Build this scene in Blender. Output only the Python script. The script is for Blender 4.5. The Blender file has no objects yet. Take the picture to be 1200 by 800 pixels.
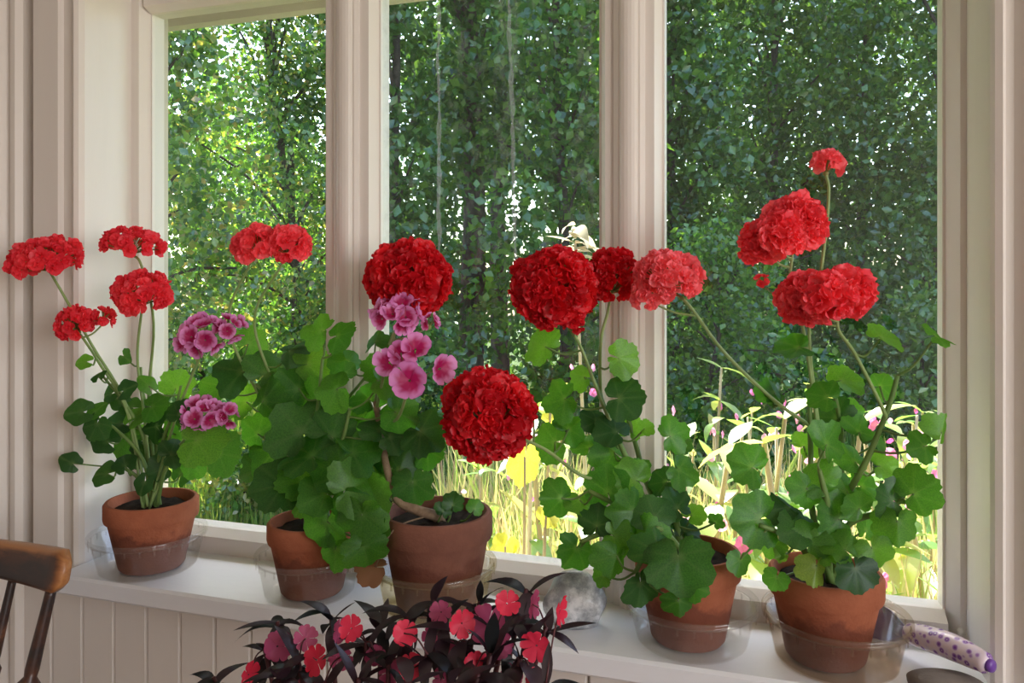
import bpy, math, random
import numpy as np
from mathutils import Vector, Matrix, Quaternion
PI = math.pi
scene = bpy.context.scene
C = scene.collection

# ------------------------------------------------------------------ camera
EYE = 1.35                     # eye height above the room floor
YAW = math.radians(17.5)       # camera turned left of the window's normal
FPX = 900.0                    # focal length in pixels of a 1200 px wide frame
cam_d = bpy.data.cameras.new('camera')
cam = bpy.data.objects.new('camera', cam_d); C.objects.link(cam)
cam_d.lens = 27.0; cam_d.sensor_width = 36.0; cam_d.sensor_fit = 'HORIZONTAL'
cam_d.shift_y = -67.0 / 1200.0
cam_d.clip_start = 0.02; cam_d.clip_end = 500
cam.location = (0, 0, EYE)
cam.rotation_euler = (PI / 2, 0, YAW)
scene.camera = cam

# ------------------------------------------------------------------ sky, sun, room light, exposure
world = bpy.data.worlds.new('sky'); scene.world = world; world.use_nodes = True
wn = world.node_tree.nodes; wl = world.node_tree.links
bg = wn['Background']
sky = wn.new('ShaderNodeTexSky'); sky.sky_type = 'NISHITA'
SUN_EL = math.radians(54); SUN_AZ = math.radians(-22)   # azimuth measured from +Y (out of the window) towards +X
sky.sun_disc = False; sky.sun_elevation = SUN_EL; sky.sun_rotation = SUN_AZ
sky.air_density = 1.0; sky.dust_density = 2.2; sky.ozone_density = 1.0
wl.new(sky.outputs['Color'], bg.inputs['Color']); bg.inputs['Strength'].default_value = 0.80

sun_d = bpy.data.lights.new('sun_offscreen', 'SUN'); sun = bpy.data.objects.new('sun_offscreen', sun_d); C.objects.link(sun)
sun_d.energy = 21; sun_d.angle = math.radians(0.6); sun_d.color = (1.0, 0.94, 0.82)
sdir = Vector((math.cos(SUN_EL) * math.sin(SUN_AZ), math.cos(SUN_EL) * math.cos(SUN_AZ), math.sin(SUN_EL)))
sun.rotation_euler = sdir.to_track_quat('Z', 'Y').to_euler(); sun.location = (-4, 9, 14)

# daylight through the room's other window, in the right-hand wall behind the viewer (lights the left reveal)
ar_d = bpy.data.lights.new('window_right_offscreen', 'AREA'); ar = bpy.data.objects.new('window_right_offscreen', ar_d); C.objects.link(ar)
ar_d.shape = 'RECTANGLE'; ar_d.size = 1.15; ar_d.size_y = 1.7; ar_d.energy = 42; ar_d.color = (1.0, 0.91, 0.84)
ar.location = (2.205, -0.75, 1.65); ar.rotation_euler = (0, math.radians(90), 0)

scene.view_settings.view_transform = 'Standard'; scene.view_settings.look = 'None'
scene.view_settings.gamma = 1.0; scene.view_settings.use_curve_mapping = False
scene.view_settings.exposure = 0.08
scene.cycles.transparent_max_bounces = 24

# ------------------------------------------------------------------ helpers
RV = Vector((math.cos(YAW), math.sin(YAW), 0)); FV = Vector((-math.sin(YAW), math.cos(YAW), 0)); UV = Vector((0, 0, 1))
def at(px, py, Y):
    """point of the place seen at (px, py) that lies at distance Y out from the viewer"""
    d = FV + RV * ((px - 600) / FPX) + UV * ((333 - py) / FPX)
    return d * (Y / d.y) + Vector((0, 0, EYE))
def depth(p): return Vector((p[0], p[1], 0)).dot(FV)
rnd = random.Random(7)

def tag(o, label=None, cat=None, group=None, kind=None):
    if label: o['label'] = label
    if cat: o['category'] = cat
    if group: o['group'] = group
    if kind: o['kind'] = kind
    return o
def empty(name, loc=(0, 0, 0), rz=0.0, parent=None):
    o = bpy.data.objects.new(name, None); C.objects.link(o); o.location = loc; o.rotation_euler = (0, 0, rz)
    o.empty_display_size = 0.05
    if parent: o.parent = parent
    return o
def mesh(name, verts, faces, smooth=True):
    m = bpy.data.meshes.new(name); m.from_pydata([tuple(v) for v in verts], [], faces); m.update()
    if smooth: m.polygons.foreach_set('use_smooth', [True] * len(m.polygons))
    return m
def link(name, m, mat=None, parent=None):
    o = bpy.data.objects.new(name, m); C.objects.link(o)
    if mat and not m.materials: m.materials.append(mat)
    if parent: o.parent = parent
    return o
class MB:
    """collects shapes for ONE mesh"""
    def __init__(s): s.v = []; s.f = []
    def add(s, vs, fs):
        b = len(s.v); s.v += [Vector(v) for v in vs]; s.f += [tuple(i + b for i in f) for f in fs]; return s
    def box(s, x0, x1, y0, y1, z0, z1, bv=0.0):
        if bv <= 0:
            vs = [(x, y, z) for x in (x0, x1) for y in (y0, y1) for z in (z0, z1)]
            return s.add(vs, [(0, 1, 3, 2), (4, 6, 7, 5), (0, 4, 5, 1), (2, 3, 7, 6), (0, 2, 6, 4), (1, 5, 7, 3)])
        # bevelled box: 24 vertices
        X, Y, Z = (x0, x1), (y0, y1), (z0, z1); vs = []; idx = {}
        for i in (0, 1):
            for j in (0, 1):
                for k in (0, 1):
                    sx, sy, sz = 1 - 2 * i, 1 - 2 * j, 1 - 2 * k
                    for a in range(3):
                        p = [X[i] + sx * bv, Y[j] + sy * bv, Z[k] + sz * bv]; p[a] = (X, Y, Z)[a][(i, j, k)[a]]
                        idx[(i, j, k, a)] = len(vs); vs.append(p)
        fs = []
        for a in range(3):
            b, c = (a + 1) % 3, (a + 2) % 3
            for s0 in (0, 1):
                q = []
                for (t, u) in ((0, 0), (1, 0), (1, 1), (0, 1)):
                    key = [0, 0, 0]; key[a] = s0; key[b] = t; key[c] = u; q.append(idx[(*key, a)])
                fs.append(tuple(q if s0 else q[::-1]))
            for t in (0, 1):
                for u in (0, 1):
                    k0 = [0, 0, 0]; k0[b] = t; k0[c] = u; k1 = k0[:]; k1[a] = 1
                    fs.append((idx[(*k0, b)], idx[(*k1, b)], idx[(*k1, c)], idx[(*k0, c)]))
        for i in (0, 1):
            for j in (0, 1):
                for k in (0, 1): fs.append((idx[(i, j, k, 0)], idx[(i, j, k, 1)], idx[(i, j, k, 2)]))
        return s.add(vs, fs)
    def tube(s, pts, radii, n=8, cap=True):
        pts = [Vector(p) for p in pts]
        if not hasattr(radii, '__len__'): radii = [radii] * len(pts)
        b = len(s.v); up = None
        for i, p in enumerate(pts):
            t = (pts[min(i + 1, len(pts) - 1)] - pts[max(i - 1, 0)]).normalized()
            if up is None: up = t.orthogonal().normalized()
            up = (up - t * up.dot(t)).normalized(); w = t.cross(up)
            for k in range(n):
                a = 2 * PI * k / n; s.v.append(p + (up * math.cos(a) + w * math.sin(a)) * radii[i])
        for i in range(len(pts) - 1):
            for k in range(n):
                k2 = (k + 1) % n; s.f.append((b + i * n + k, b + i * n + k2, b + (i + 1) * n + k2, b + (i + 1) * n + k))
        if cap:
            s.f.append(tuple(b + k for k in reversed(range(n)))); e = b + (len(pts) - 1) * n; s.f.append(tuple(e + k for k in range(n)))
        return s
    def lathe(s, prof, n=40, c=(0, 0, 0), closed=False):
        b = len(s.v); m = len(prof)
        for r, z in prof:
            for k in range(n):
                a = 2 * PI * k / n; s.v.append(Vector((c[0] + r * math.cos(a), c[1] + r * math.sin(a), c[2] + z)))
        for i in range(m if closed else m - 1):
            i2 = (i + 1) % m
            for k in range(n):
                k2 = (k + 1) % n; s.f.append((b + i * n + k, b + i * n + k2, b + i2 * n + k2, b + i2 * n + k))
        return s
    def prism(s, poly, z0, z1):
        n = len(poly); b = len(s.v)
        s.v += [Vector((x, y, z0)) for x, y in poly] + [Vector((x, y, z1)) for x, y in poly]
        for k in range(n): s.f.append((b + k, b + (k + 1) % n, b + n + (k + 1) % n, b + n + k))
        s.f.append(tuple(b + k for k in reversed(range(n)))); s.f.append(tuple(b + n + k for k in range(n)))
        return s
    def build(s, name, mat, parent=None, smooth=False):
        return link(name, mesh(name, s.v, s.f, smooth), mat, parent)
def smooth_path(pts, n=6):
    """Catmull-Rom through the points"""
    P = [Vector(p) for p in pts]; P = [P[0] * 2 - P[1]] + P + [P[-1] * 2 - P[-2]]; out = []
    for i in range(1, len(P) - 2):
        for k in range(n):
            t = k / n; a, b, c, d = P[i - 1], P[i], P[i + 1], P[i + 2]
            out.append(0.5 * ((2 * b) + (c - a) * t + (2 * a - 5 * b + 4 * c - d) * t * t + (3 * b - a - 3 * c + d) * t ** 3))
    out.append(P[-2]); return out
def basis(t, n):
    """rotation whose +Y is the tip direction t and whose +Z is the face normal n"""
    n = n.normalized(); t = (t - n * t.dot(n))
    if t.length < 1e-4: t = n.orthogonal()
    t.normalize(); x = t.cross(n)
    return Matrix((x, t, n)).transposed()

# ------------------------------------------------------------------ materials
def mat_new(name):
    m = bpy.data.materials.new(name); m.use_nodes = True
    nt = m.node_tree; nt.nodes.clear(); out = nt.nodes.new('ShaderNodeOutputMaterial'); return m, nt, out
def N(nt, typ, **kw):
    n = nt.nodes.new(typ)
    for k, v in kw.items():
        if k in n.inputs: n.inputs[k].default_value = v
        else: setattr(n, k, v)
    return n
def ramp(nt, fac, stops):
    r = nt.nodes.new('ShaderNodeValToRGB'); e = r.color_ramp.elements
    while len(e) < len(stops): e.new(0.5)
    for i, (p, c) in enumerate(stops): e[i].position = p; e[i].color = (*c, 1)
    nt.links.new(fac, r.inputs['Fac']); return r.outputs['Color']
def noise(nt, scale, detail=4, rough=0.55, stretch=None, coord='Object'):
    tc = N(nt, 'ShaderNodeTexCoord'); v = tc.outputs[coord]
    if stretch:
        mp = N(nt, 'ShaderNodeMapping'); mp.inputs['Scale'].default_value = stretch; nt.links.new(v, mp.inputs['Vector']); v = mp.outputs['Vector']
    n = N(nt, 'ShaderNodeTexNoise'); n.inputs['Scale'].default_value = scale; n.inputs['Detail'].default_value = detail
    n.inputs['Roughness'].default_value = rough; nt.links.new(v, n.inputs['Vector']); return n.outputs['Fac']
def painted(name, c0, c1, rough=0.5, scale=6, bump=0.15, stretch=None, spec=0.4):
    m, nt, out = mat_new(name); p = N(nt, 'ShaderNodeBsdfPrincipled')
    f = noise(nt, scale, 6, 0.6, stretch)
    nt.links.new(ramp(nt, f, [(0.3, c0), (0.7, c1)]), p.inputs['Base Color'])
    p.inputs['Roughness'].default_value = rough; p.inputs['Specular IOR Level'].default_value = spec
    if bump:
        b = N(nt, 'ShaderNodeBump'); b.inputs['Strength'].default_value = bump; b.inputs['Distance'].default_value = 0.002
        f2 = noise(nt, scale * 14, 3, 0.6, stretch); nt.links.new(f2, b.inputs['Height']); nt.links.new(b.outputs['Normal'], p.inputs['Normal'])
    nt.links.new(p.outputs['BSDF'], out.inputs['Surface']); return m
def leafy(name, cols, trans=0.45, rough=0.45, gloss=0.08, rand='island', tcol=None, vary=0.0, veins=False, tgain=1.6):
    """leaf: diffuse + translucent + a little gloss; colour differs from leaf to leaf"""
    m, nt, out = mat_new(name); L = nt.links.new
    if rand == 'island': r = N(nt, 'ShaderNodeNewGeometry').outputs['Random Per Island']
    else: r = N(nt, 'ShaderNodeObjectInfo').outputs['Random']
    k = len(cols); col = ramp(nt, r, [(i / max(1, k - 1), c) for i, c in enumerate(cols)])
    if vary:
        f = noise(nt, vary, 3, 0.5)
        mx = N(nt, 'ShaderNodeMix', data_type='RGBA', blend_type='MULTIPLY'); mx.inputs[0].default_value = 0.80
        L(col, mx.inputs[6]); L(ramp(nt, f, [(0.35, (0.65, 0.7, 0.65)), (0.65, (1.15, 1.1, 1.0))]), mx.inputs[7]); col = mx.outputs[2]
    if veins:
        at_ = N(nt, 'ShaderNodeAttribute'); at_.attribute_name = 'pigment'
        mx = N(nt, 'ShaderNodeMix', data_type='RGBA', blend_type='MIX'); L(at_.outputs['Fac'], mx.inputs[0])
        L(col, mx.inputs[6]); mx.inputs[7].default_value = (*veins, 1); col = mx.outputs[2]
    d = N(nt, 'ShaderNodeBsdfDiffuse'); L(col, d.inputs['Color'])
    t = N(nt, 'ShaderNodeBsdfTranslucent')
    hs = N(nt, 'ShaderNodeMix', data_type='RGBA', blend_type='MULTIPLY'); hs.inputs[0].default_value = 1.0
    L(col, hs.inputs[6]); g = tcol or (1.25, 1.15, 0.55); hs.inputs[7].default_value = (g[0] * tgain, g[1] * tgain, g[2] * tgain, 1)
    L(hs.outputs[2], t.inputs['Color'])
    m1 = N(nt, 'ShaderNodeMixShader'); m1.inputs['Fac'].default_value = trans; L(d.outputs['BSDF'], m1.inputs[1]); L(t.outputs['BSDF'], m1.inputs[2])
    g_ = N(nt, 'ShaderNodeBsdfGlossy'); g_.inputs['Roughness'].default_value = rough; g_.inputs['Color'].default_value = (0.9, 0.95, 1, 1)
    m2 = N(nt, 'ShaderNodeMixShader'); m2.inputs['Fac'].default_value = gloss; L(m1.outputs['Shader'], m2.inputs[1]); L(g_.outputs['BSDF'], m2.inputs[2])
    L(m2.outputs['Shader'], out.inputs['Surface']); return m
def petal_mat(name, cols, trans=0.35, centre=None, tcol=(1.3, 0.8, 0.8), edge=None):
    m = leafy(name, cols, trans, 0.5, 0.03, 'object', tcol, veins=centre or False, tgain=1.2); return m
def clear_mat(name, tint, body, fac=0.10, rough=0.06, gloss=0.03):
    """thin clear plastic or glass wall: lets light through, with gloss and a little haze"""
    m, nt, out = mat_new(name); L = nt.links.new
    tr = N(nt, 'ShaderNodeBsdfTransparent'); tr.inputs['Color'].default_value = (*tint, 1)
    df = N(nt, 'ShaderNodeBsdfDiffuse'); df.inputs['Color'].default_value = (*body, 1)
    a = N(nt, 'ShaderNodeMixShader'); a.inputs['Fac'].default_value = fac; L(tr.outputs['BSDF'], a.inputs[1]); L(df.outputs['BSDF'], a.inputs[2])
    gl = N(nt, 'ShaderNodeBsdfGlossy'); gl.inputs['Roughness'].default_value = rough
    b = N(nt, 'ShaderNodeMixShader'); b.inputs['Fac'].default_value = gloss; L(a.outputs['Shader'], b.inputs[1]); L(gl.outputs['BSDF'], b.inputs[2])
    L(b.outputs['Shader'], out.inputs['Surface']); return m, nt, a, df

M = {}
M['paint'] = painted('white_window_paint', (0.74, 0.69, 0.64), (0.82, 0.77, 0.72), 0.42, 5, 0.10, (1, 1, 0.15))
M['sillpaint'] = painted('sill_paint', (0.76, 0.77, 0.80), (0.84, 0.85, 0.88), 0.35, 9, 0.08, (0.3, 1, 1))
M['wallpaint'] = painted('panelling_paint', (0.74, 0.69, 0.64), (0.82, 0.77, 0.72), 0.55, 4, 0.2, (1, 1, 0.12))
M['ceil'] = painted('ceiling_paint', (0.72, 0.68, 0.62), (0.78, 0.74, 0.68), 0.6, 3, 0.05)
M['floor'] = painted('floor_boards', (0.20, 0.12, 0.07), (0.32, 0.20, 0.12), 0.5, 5, 0.1, (6, 0.6, 1))
M['outwall'] = painted('outside_paint', (0.55, 0.5, 0.42), (0.62, 0.57, 0.48), 0.7, 4, 0.1)
def terracotta(name, c0, c1, d0, d1, tone_z):
    m, nt, out = mat_new(name); L = nt.links.new; p = N(nt, 'ShaderNodeBsdfPrincipled'); f = noise(nt, 16, 6, 0.6)
    dry = ramp(nt, f, [(0.3, c0), (0.7, c1)]); low_tone = ramp(nt, f, [(0.3, d0), (0.7, d1)])
    z = N(nt, 'ShaderNodeSeparateXYZ'); L(N(nt, 'ShaderNodeTexCoord').outputs['Object'], z.inputs[0])
    h = N(nt, 'ShaderNodeMath', operation='MULTIPLY_ADD'); L(noise(nt, 26, 5, 0.6), h.inputs[0]); h.inputs[1].default_value = -0.07; L(z.outputs['Z'], h.inputs[2])
    mr = N(nt, 'ShaderNodeMapRange'); L(h.outputs[0], mr.inputs['Value']); mr.inputs['From Min'].default_value = tone_z - 0.040; mr.inputs['From Max'].default_value = tone_z - 0.028
    mx = N(nt, 'ShaderNodeMix', data_type='RGBA', blend_type='MIX'); L(mr.outputs['Result'], mx.inputs[0]); L(low_tone, mx.inputs[6]); L(dry, mx.inputs[7]); L(mx.outputs[2], p.inputs['Base Color'])  # darker tone low on the pot, ragged along its upper edge
    p.inputs['Roughness'].default_value = 0.85; p.inputs['Specular IOR Level'].default_value = 0.2
    b = N(nt, 'ShaderNodeBump'); b.inputs['Strength'].default_value = 0.35; b.inputs['Distance'].default_value = 0.002; L(noise(nt, 220, 3, 0.6), b.inputs['Height']); L(b.outputs['Normal'], p.inputs['Normal'])
    L(p.outputs['BSDF'], out.inputs['Surface']); return m
M['terracotta'] = terracotta('terracotta', (0.28, 0.085, 0.042), (0.42, 0.14, 0.072), (0.15, 0.046, 0.028), (0.23, 0.075, 0.044), 0.058)
M['terradark'] = terracotta('old_brown_terracotta', (0.15, 0.060, 0.042), (0.24, 0.10, 0.065), (0.11, 0.038, 0.026), (0.18, 0.065, 0.042), 0.070)
M['soil'] = painted('potting_soil', (0.012, 0.009, 0.007), (0.045, 0.032, 0.024), 0.95, 60, 0.9, None, 0.1)
M['stem'] = painted('green_stem', (0.10, 0.19, 0.045), (0.17, 0.27, 0.07), 0.55, 25, 0.1)
M['stalk'] = painted('flower_stalk', (0.18, 0.29, 0.08), (0.28, 0.38, 0.14), 0.5, 25, 0.1)
M['woody'] = painted('woody_stem', (0.16, 0.10, 0.06), (0.34, 0.24, 0.16), 0.85, 60, 0.6, None, 0.1)
M['leafA'] = leafy('dark_geranium_leaf', [(0.022, 0.085, 0.018), (0.035, 0.12, 0.022), (0.05, 0.16, 0.03)], 0.42, 0.45, 0.025, 'object', None, 22, (0.14, 0.22, 0.09))
M['leafB'] = leafy('mid_geranium_leaf', [(0.035, 0.14, 0.016), (0.06, 0.20, 0.024), (0.11, 0.28, 0.035)], 0.55, 0.45, 0.025, 'object', None, 22, (0.16, 0.29, 0.08), tgain=2.2)
M['leafL'] = leafy('pale_geranium_leaf', [(0.14, 0.28, 0.04), (0.22, 0.35, 0.06)], 0.5, 0.45, 0.025, 'object', None, 22, (0.30, 0.40, 0.15))
M['leafD'] = leafy('dead_leaf', [(0.20, 0.09, 0.04), (0.26, 0.13, 0.06)], 0.3, 0.6, 0.02, 'object', (1.1, 0.8, 0.6))
M['red'] = petal_mat('red_petals', [(0.55, 0.006, 0.016), (0.68, 0.010, 0.022), (0.76, 0.018, 0.028)], 0.34, None, (1.3, 0.9, 0.7))
M['coral'] = petal_mat('coral_petals', [(0.86, 0.07, 0.105), (0.91, 0.10, 0.135), (0.94, 0.14, 0.17)], 0.34, None, (1.25, 0.9, 0.8))
M['coralpale'] = petal_mat('pale_coral_petals', [(0.90, 0.16, 0.20), (0.93, 0.22, 0.26)], 0.36, None, (1.2, 0.9, 0.85))
M['scarlet'] = petal_mat('scarlet_petals', [(0.78, 0.035, 0.06), (0.85, 0.055, 0.085), (0.89, 0.075, 0.10)], 0.34, None, (1.25, 0.9, 0.8))
M['pink'] = petal_mat('pink_petals', [(0.76, 0.28, 0.64), (0.84, 0.38, 0.74)], 0.36, (0.42, 0.004, 0.10), (1.15, 0.9, 1.0))
M['imp_red'] = petal_mat('balsam_rose_petals', [(0.66, 0.02, 0.06), (0.78, 0.035, 0.09)], 0.25, None, (1.1, 0.8, 0.8))
M['imp_mauve'] = petal_mat('balsam_mauve_petals', [(0.42, 0.06, 0.16), (0.5, 0.09, 0.2)], 0.25, None, (1.1, 0.8, 0.9))
M['imp_leaf'] = leafy('bronze_leaf', [(0.012, 0.015, 0.016), (0.03, 0.018, 0.022), (0.04, 0.02, 0.03)], 0.18, 0.35, 0.05, 'object', (1.2, 0.7, 0.8))
M['imp_stem'] = painted('dark_red_stem', (0.06, 0.015, 0.02), (0.11, 0.03, 0.035), 0.5, 20, 0.1)
M['calyx'] = painted('green_calyx', (0.16, 0.24, 0.06), (0.26, 0.30, 0.10), 0.6, 40, 0.0)

m, nt, a, df = clear_mat('old_window_glass', (0.97, 0.985, 0.98), (0.6, 0.75, 0.80), 0.008, 0.0)
M['glass'] = m
m, nt, a, df = clear_mat('streaked_window_glass', (0.96, 0.985, 0.98), (0.72, 0.82, 0.85), 0.02, 0.0)
f = noise(nt, 11, 5, 0.65, (1.0, 0.0, 0.035)); f2 = noise(nt, 60, 4, 0.6, (1, 0, 0.5))
mm = N(nt, 'ShaderNodeMath', operation='MULTIPLY'); nt.links.new(f, mm.inputs[0]); nt.links.new(f2, mm.inputs[1])
nt.links.new(ramp(nt, mm.outputs[0], [(0.25, (0.015, 0.015, 0.015)), (0.42, (0.14, 0.14, 0.14))]), a.inputs['Fac'])
M['glass_streak'] = m
M['streak'] = clear_mat('whitish_streak', (0.97, 0.985, 0.985), (0.75, 0.85, 0.88), 0.16, 0.1, 0.04)[0]
M['tub'] = clear_mat('clear_tub_plastic', (0.97, 0.965, 0.955), (0.70, 0.69, 0.67), 0.03, 0.10, 0.05)[0]
M['tub_amber'] = clear_mat('yellowed_tub_plastic', (0.94, 0.91, 0.82), (0.62, 0.54, 0.40), 0.05, 0.10, 0.05)[0]
M['tub_smoke'] = clear_mat('smoky_tub_plastic', (0.91, 0.87, 0.82), (0.45, 0.37, 0.31), 0.05, 0.09, 0.05)[0]

# chair wood: dark worn stain over honey-coloured wood
m, nt, out = mat_new('worn_stained_wood'); p = N(nt, 'ShaderNodeBsdfPrincipled')
f = noise(nt, 9, 6, 0.65, (0.5, 3, 3))
at_ = N(nt, 'ShaderNodeAttribute'); at_.attribute_name = 'wear'; mix = N(nt, 'ShaderNodeMath', operation='MULTIPLY_ADD')
nt.links.new(at_.outputs['Fac'], mix.inputs[0]); mix.inputs[1].default_value = 0.36; nt.links.new(f, mix.inputs[2])
nt.links.new(ramp(nt, mix.outputs[0], [(0.42, (0.022, 0.013, 0.012)), (0.60, (0.075, 0.028, 0.016)), (0.78, (0.30, 0.115, 0.04)), (0.92, (0.46, 0.20, 0.07))]), p.inputs['Base Color'])
p.inputs['Roughness'].default_value = 0.35; nt.links.new(p.outputs['BSDF'], out.inputs['Surface']); M['chair'] = m
M['honey'] = painted('honey_wood_edge', (0.36, 0.14, 0.05), (0.52, 0.24, 0.09), 0.35, 12, 0.1, (1, 4, 4))

# stone, saucer, trowel
m, nt, out = mat_new('marbled_stone'); p = N(nt, 'ShaderNodeBsdfPrincipled')
f = noise(nt, 16, 8, 0.7); nt.links.new(ramp(nt, f, [(0.35, (0.10, 0.11, 0.12)), (0.5, (0.34, 0.35, 0.37)), (0.62, (0.78, 0.78, 0.80))]), p.inputs['Base Color'])
p.inputs['Roughness'].default_value = 0.3; nt.links.new(p.outputs['BSDF'], out.inputs['Surface']); M['stone'] = m
M['slate'] = painted('grey_brown_slate', (0.12, 0.10, 0.09), (0.20, 0.17, 0.15), 0.7, 18, 0.4)
M['blade'] = painted('lavender_blade', (0.28, 0.26, 0.55), (0.42, 0.38, 0.68), 0.25, 20, 0.02)
m, nt, out = mat_new('flowered_handle'); p = N(nt, 'ShaderNodeBsdfPrincipled')
tc = N(nt, 'ShaderNodeTexCoord'); vo = N(nt, 'ShaderNodeTexVoronoi'); vo.inputs['Scale'].default_value = 120; nt.links.new(tc.outputs['Object'], vo.inputs['Vector'])
nt.links.new(ramp(nt, vo.outputs['Distance'], [(0.0, (0.95, 0.90, 0.95)), (0.16, (0.14, 0.03, 0.30)), (0.34, (0.40, 0.24, 0.55)), (0.44, (0.70, 0.60, 0.74)), (0.7, (0.74, 0.62, 0.70))]), p.inputs['Base Color'])
p.inputs['Roughness'].default_value = 0.25; nt.links.new(p.outputs['BSDF'], out.inputs['Surface']); M['handle'] = m
M['hole_dark'] = painted('hole_dark_purple', (0.06, 0.02, 0.12), (0.08, 0.03, 0.15), 0.3, 10, 0)
M['purplecap'] = painted('purple_cap', (0.12, 0.04, 0.30), (0.18, 0.07, 0.38), 0.3, 10, 0)
M['screw'] = painted('painted_screw', (0.75, 0.72, 0.66), (0.8, 0.77, 0.72), 0.4, 10, 0)

# garden
M['ground'] = painted('lawn_soil', (0.03, 0.05, 0.015), (0.07, 0.11, 0.03), 0.95, 3, 0.5, None, 0.1)
M['grass'] = leafy('grass_blades', [(0.05, 0.13, 0.02), (0.10, 0.21, 0.035), (0.20, 0.30, 0.06), (0.34, 0.34, 0.12)], 0.45, 0.5, 0.03)
M['bark'] = painted('grey_bark', (0.035, 0.03, 0.027), (0.10, 0.085, 0.07), 0.95, 14, 0.8, (3, 3, 0.7), 0.1)
M['birch'] = painted('pale_bark', (0.10, 0.09, 0.08), (0.36, 0.34, 0.31), 0.9, 10, 0.5, (1, 1, 4), 0.1)
M['foliage1'] = leafy('yellowing_tree_leaves', [(0.035, 0.10, 0.022), (0.06, 0.16, 0.03), (0.11, 0.25, 0.045), (0.20, 0.32, 0.055), (0.30, 0.24, 0.09)], 0.52, 0.28, 0.07)
M['foliage2'] = leafy('deep_green_tree_leaves', [(0.028, 0.085, 0.02), (0.045, 0.13, 0.028), (0.07, 0.17, 0.033), (0.12, 0.23, 0.045)], 0.36, 0.25, 0.05, tgain=1.3)
M['foliage3'] = leafy('hedge_leaves', [(0.03, 0.09, 0.02), (0.05, 0.15, 0.03), (0.09, 0.22, 0.035), (0.15, 0.28, 0.05)], 0.5, 0.25, 0.05)
M['balsam'] = leafy('balsam_leaves', [(0.12, 0.25, 0.05), (0.20, 0.33, 0.08), (0.32, 0.40, 0.12), (0.48, 0.44, 0.18)], 0.5, 0.35, 0.06, 'object', (1.2, 1.15, 0.7))
M['balsamstem'] = painted('balsam_stems', (0.34, 0.26, 0.14), (0.56, 0.44, 0.26), 0.6, 6, 0.1)
M['balsamflower'] = petal_mat('balsam_flowers', [(0.62, 0.12, 0.34), (0.78, 0.34, 0.52), (0.85, 0.6, 0.68)], 0.4, None, (1.1, 0.8, 0.95))
M['drystalk'] = painted('dry_stalks', (0.55, 0.46, 0.32), (0.72, 0.62, 0.46), 0.8, 8, 0.1)
M['dryleaf'] = leafy('dry_leaves', [(0.55, 0.50, 0.40), (0.68, 0.62, 0.50)], 0.4, 0.5, 0.02, 'object', (1.05, 1.0, .85), tgain=1.1)
M['tallgrass'] = leafy('tall_grass_blades', [(0.16, 0.26, 0.06), (0.36, 0.42, 0.14), (0.58, 0.50, 0.30), (0.46, 0.30, 0.20)], 0.45, 0.5, 0.02, tgain=1.3, tcol=(1.1, 1.05, .7))
M['yellowleaf'] = leafy('yellowing_leaves', [(0.55, 0.50, 0.06), (0.66, 0.62, 0.10)], 0.5, 0.4, 0.04, 'object', (1.1, 1.1, 0.5), 18)

# ------------------------------------------------------------------ the room
WY = 0.976              # room face of the window wall
SILL = 0.90; GY = 1.10  # sill top, glass plane
GB, GT = 0.9375, 1.824  # bottom and top of the glass
XL, XR = -1.036, 0.2513 # inside of the left and right reveals
def struct(name, mb, mat, smooth=False): return tag(mb.build(name, mat, None, smooth), kind='structure')
struct('floor', MB().box(-2.6, 2.2, -2.0, 1.2, -0.08, 0.0), M['floor'])
struct('ceiling', MB().box(-2.6, 2.2, -2.0, 1.2, 2.40, 2.48), M['ceil'])
struct('wall_left', MB().box(-2.68, -2.6, -2.0, 1.2, 0, 2.4), M['wallpaint'])
wr = MB(); wr.box(2.2, 2.28, -2.0, 1.2, 0, 1.05); wr.box(2.2, 2.28, -2.0, 1.2, 2.25, 2.4); wr.box(2.2, 2.28, -2.0, -1.62, 1.05, 2.25); wr.box(2.2, 2.28, 0.12, 1.2, 1.05, 2.25)
struct('wall_right', wr, M['wallpaint'])
bw = MB()
for y in (-1.62, -0.775, 0.07): bw.box(2.21, 2.26, y, y + 0.05, 1.05, 2.25)
bw.box(2.21, 2.26, -1.62, 0.12, 1.05, 1.10); bw.box(2.21, 2.26, -1.62, 0.12, 2.20, 2.25)
struct('window_4', bw, M['paint'])
struct('wall_back', MB().box(-2.6, 2.2, -2.08, -2.0, 0, 2.4), M['wallpaint'])
wf = tag(empty('wall_window', (0, 0, 0)), kind='structure')
core = MB(); core.box(-2.6, XL - 0.03, WY + 0.02, 1.18, 0, 2.4); core.box(XR + 0.03, 2.2, WY + 0.02, 1.18, 0, 2.4)
core.box(XL - 0.03, XR + 0.03, WY + 0.02, 1.18, 0, 0.86); core.box(XL - 0.03, XR + 0.03, WY + 0.02, 1.18, 1.90, 2.4)
core.build('wall_core', M['wallpaint'], wf)
struct('trim_1', MB().box(-2.6, 2.2, 1.18, 1.2, -0.5, 0.86).box(-2.6, XL - 0.03, 1.18, 1.2, 0.86, 2.5).box(XR + 0.03, 2.2, 1.18, 1.2, 0.86, 2.5).box(XL - 0.03, XR + 0.03, 1.18, 1.2, 1.9, 2.5), M['outwall'])
# tongue-and-groove boards under the sill and above the window, each a board of its own
pw = 0.064; pl = MB()
pl.prism([(0.0008, 0.02), (0.0008, 0.005), (0.0035, 0.0), (pw - 0.0035, 0.0), (pw - 0.0008, 0.005), (pw - 0.0008, 0.02)], 0, 0.872)
pm = mesh('plank', pl.v, pl.f, False)
for i in range(28):
    o = link('plank', pm, M['wallpaint'], wf); o.location = (-1.165 + i * pw, WY, 0)
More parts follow.
